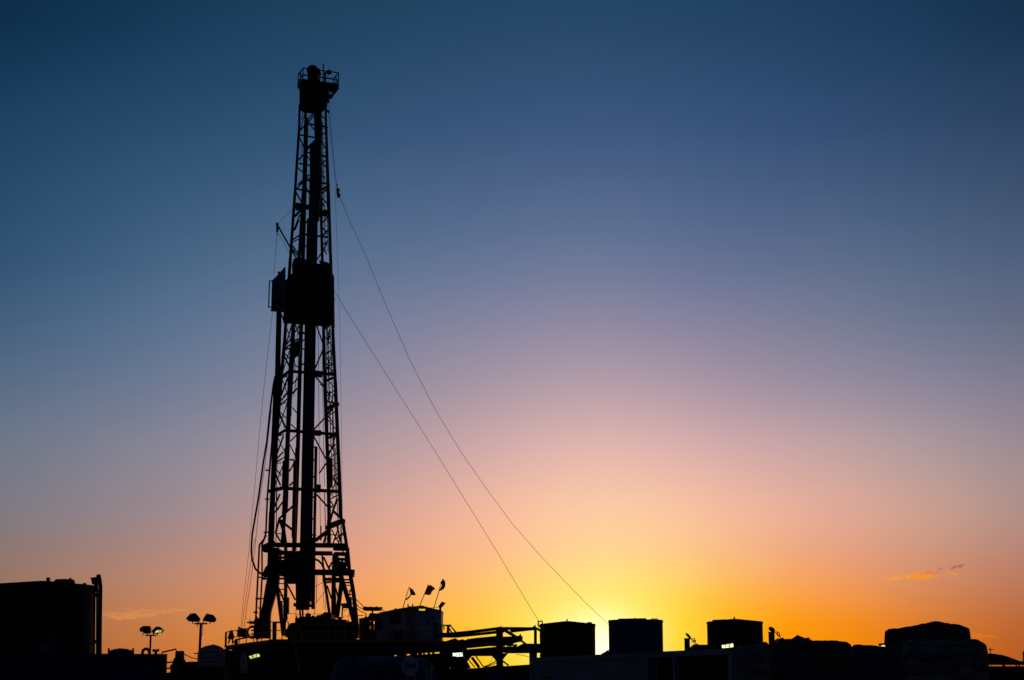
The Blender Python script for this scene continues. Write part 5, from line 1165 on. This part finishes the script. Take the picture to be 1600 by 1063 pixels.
for q, w_ in (([(395,670),(490,782)],.06),([(445,635),(555,785)],.16),([(500,612),(622,782)],.07),([(905,690),(985,755)],.09),([(610,775),(700,745)],.06),([(700,745),(812,682)],.06),([(630,782),(740,745)],.04),([(740,745),(812,715)],.04),([(700,740),(755,620)],.02)):
    a_, c_ = z5(q); pb_ = MB(); pb_.bar(P(*a_,99), P(*c_,99), w_); part('brace', pb_, steel, t)
b = MB(); b.path([P(*q,99.5) for q in z5([(1100,590),(1160,600),(1285,625)])], .015, 5); part('cable', b, wire, t)
for q in ([(100,270),(118,155)],[(118,155),(215,265)],[(110,200),(150,270)],[(85,170),(90,270)],[(60,175),(85,165)]):
    a_, c_ = z5(q); pb_ = MB(); pb_.bar(P(*a_,99), P(*c_,99), .06); part('stair_rail', pb_, steel, t)
# mud pit below
t = thing('mud_pit', 'long low dark pit along the ground beneath the pipe catwalk', 'mud tank', (P(780,1062,92).x, 92, 0))
b = MB(); b.prism([P(x,y,92) for x,y in [(698,1046),(722,1045),(739,1044.3),(757,1043),(776,1039.5),(790,1041),(830,1038.2)]]+[Vector((P(830,1040,92).x,92,0)),Vector((P(698,1040,92).x,92,0))], (0,2.2,0)); part('pit_wall', b, steel, t)
b = MB(); b.prism(polyP([(698,1020),(705,1025),(704,1031),(702,1050),(698,1052)], 91.9), (0,1,0)); part('pump_head', b, steel, t)
b = MB(); b.path([P(x,y,91.7) for x,y in [(702,1034),(704,1030.8),(710,1030),(714,1032),(716,1038),(722,1046)]], .16, 8); part('suction_hose', b, rubber, t, True)
b = MB(); b.prism(polyP([(706,1034.5),(713,1034),(716,1044),(710,1047),(704,1045)], 91.8), (0,.5,0)); part('pump_body', b, steel, t)
b = MB(); b.prism(polyP([(768,1049),(790,1048),(792,1070),(766,1070)], 88), (0,1,0)); b.prism(polyP([(774,1045),(788,1044),(789,1049),(773,1049)], 88.1), (0,.6,0))
solo('mixing_hopper', b, tanknavy, 'dim bluish hopper standing below the catwalk post at the bottom edge', 'hopper', P(779,1070,88))

# ------------------------------------------------------------------ faint exhaust smoke
sm = bpy.data.materials.new('thin_exhaust_smoke'); sm.use_nodes = True; st_ = sm.node_tree; st_.nodes.clear()
pv = st_.nodes.new('ShaderNodeVolumePrincipled'); pv.inputs['Color'].default_value = (.55,.38,.22,1); pv.inputs['Density'].default_value = 0.02; pv.inputs['Anisotropy'].default_value = 0.3
mo = st_.nodes.new('ShaderNodeOutputMaterial'); st_.links.new(pv.outputs[0], mo.inputs['Volume'])
b = MB(); pl = [(1073.5,995,.10),(1073,988,.2),(1073,980,.36),(1076,970,.5),(1083,960,.62),(1094,950,.7),(1108,942,.66),(1122,937,.45),(1132,935,.1)]
ring = 24; vs = []
for i,(x,y,r_) in enumerate(pl):
    c_ = P(x,y,82+i*.5); a_ = P(*pl[max(i-1,0)][:2],82); d_ = P(*pl[min(i+1,len(pl)-1)][:2],82)-a_; d_.normalize()
    n_ = d_.cross(Vector((0,1,0))).normalized()
    for j in range(ring):
        an = 2*math.pi*j/ring; rr = r_*(1+.35*mnoise.noise(Vector((i*.7,math.cos(an)*1.2,math.sin(an)*1.2))))
        vs.append(c_+n_*rr*math.cos(an)+Vector((0,1,0))*rr*math.sin(an))
b.add(vs, [(i*ring+j,i*ring+(j+1)%ring,(i+1)*ring+(j+1)%ring,(i+1)*ring+j) for i in range(len(pl)-1) for j in range(ring)]+[tuple(range(ring-1,-1,-1)),tuple(range((len(pl)-1)*ring,len(pl)*ring))])
so = solo('exhaust_smoke', b, sm, 'faint brownish exhaust smoke drifting right from the open capped stack', 'smoke', P(1073,994,82), None, True); so['kind'] = 'stuff'
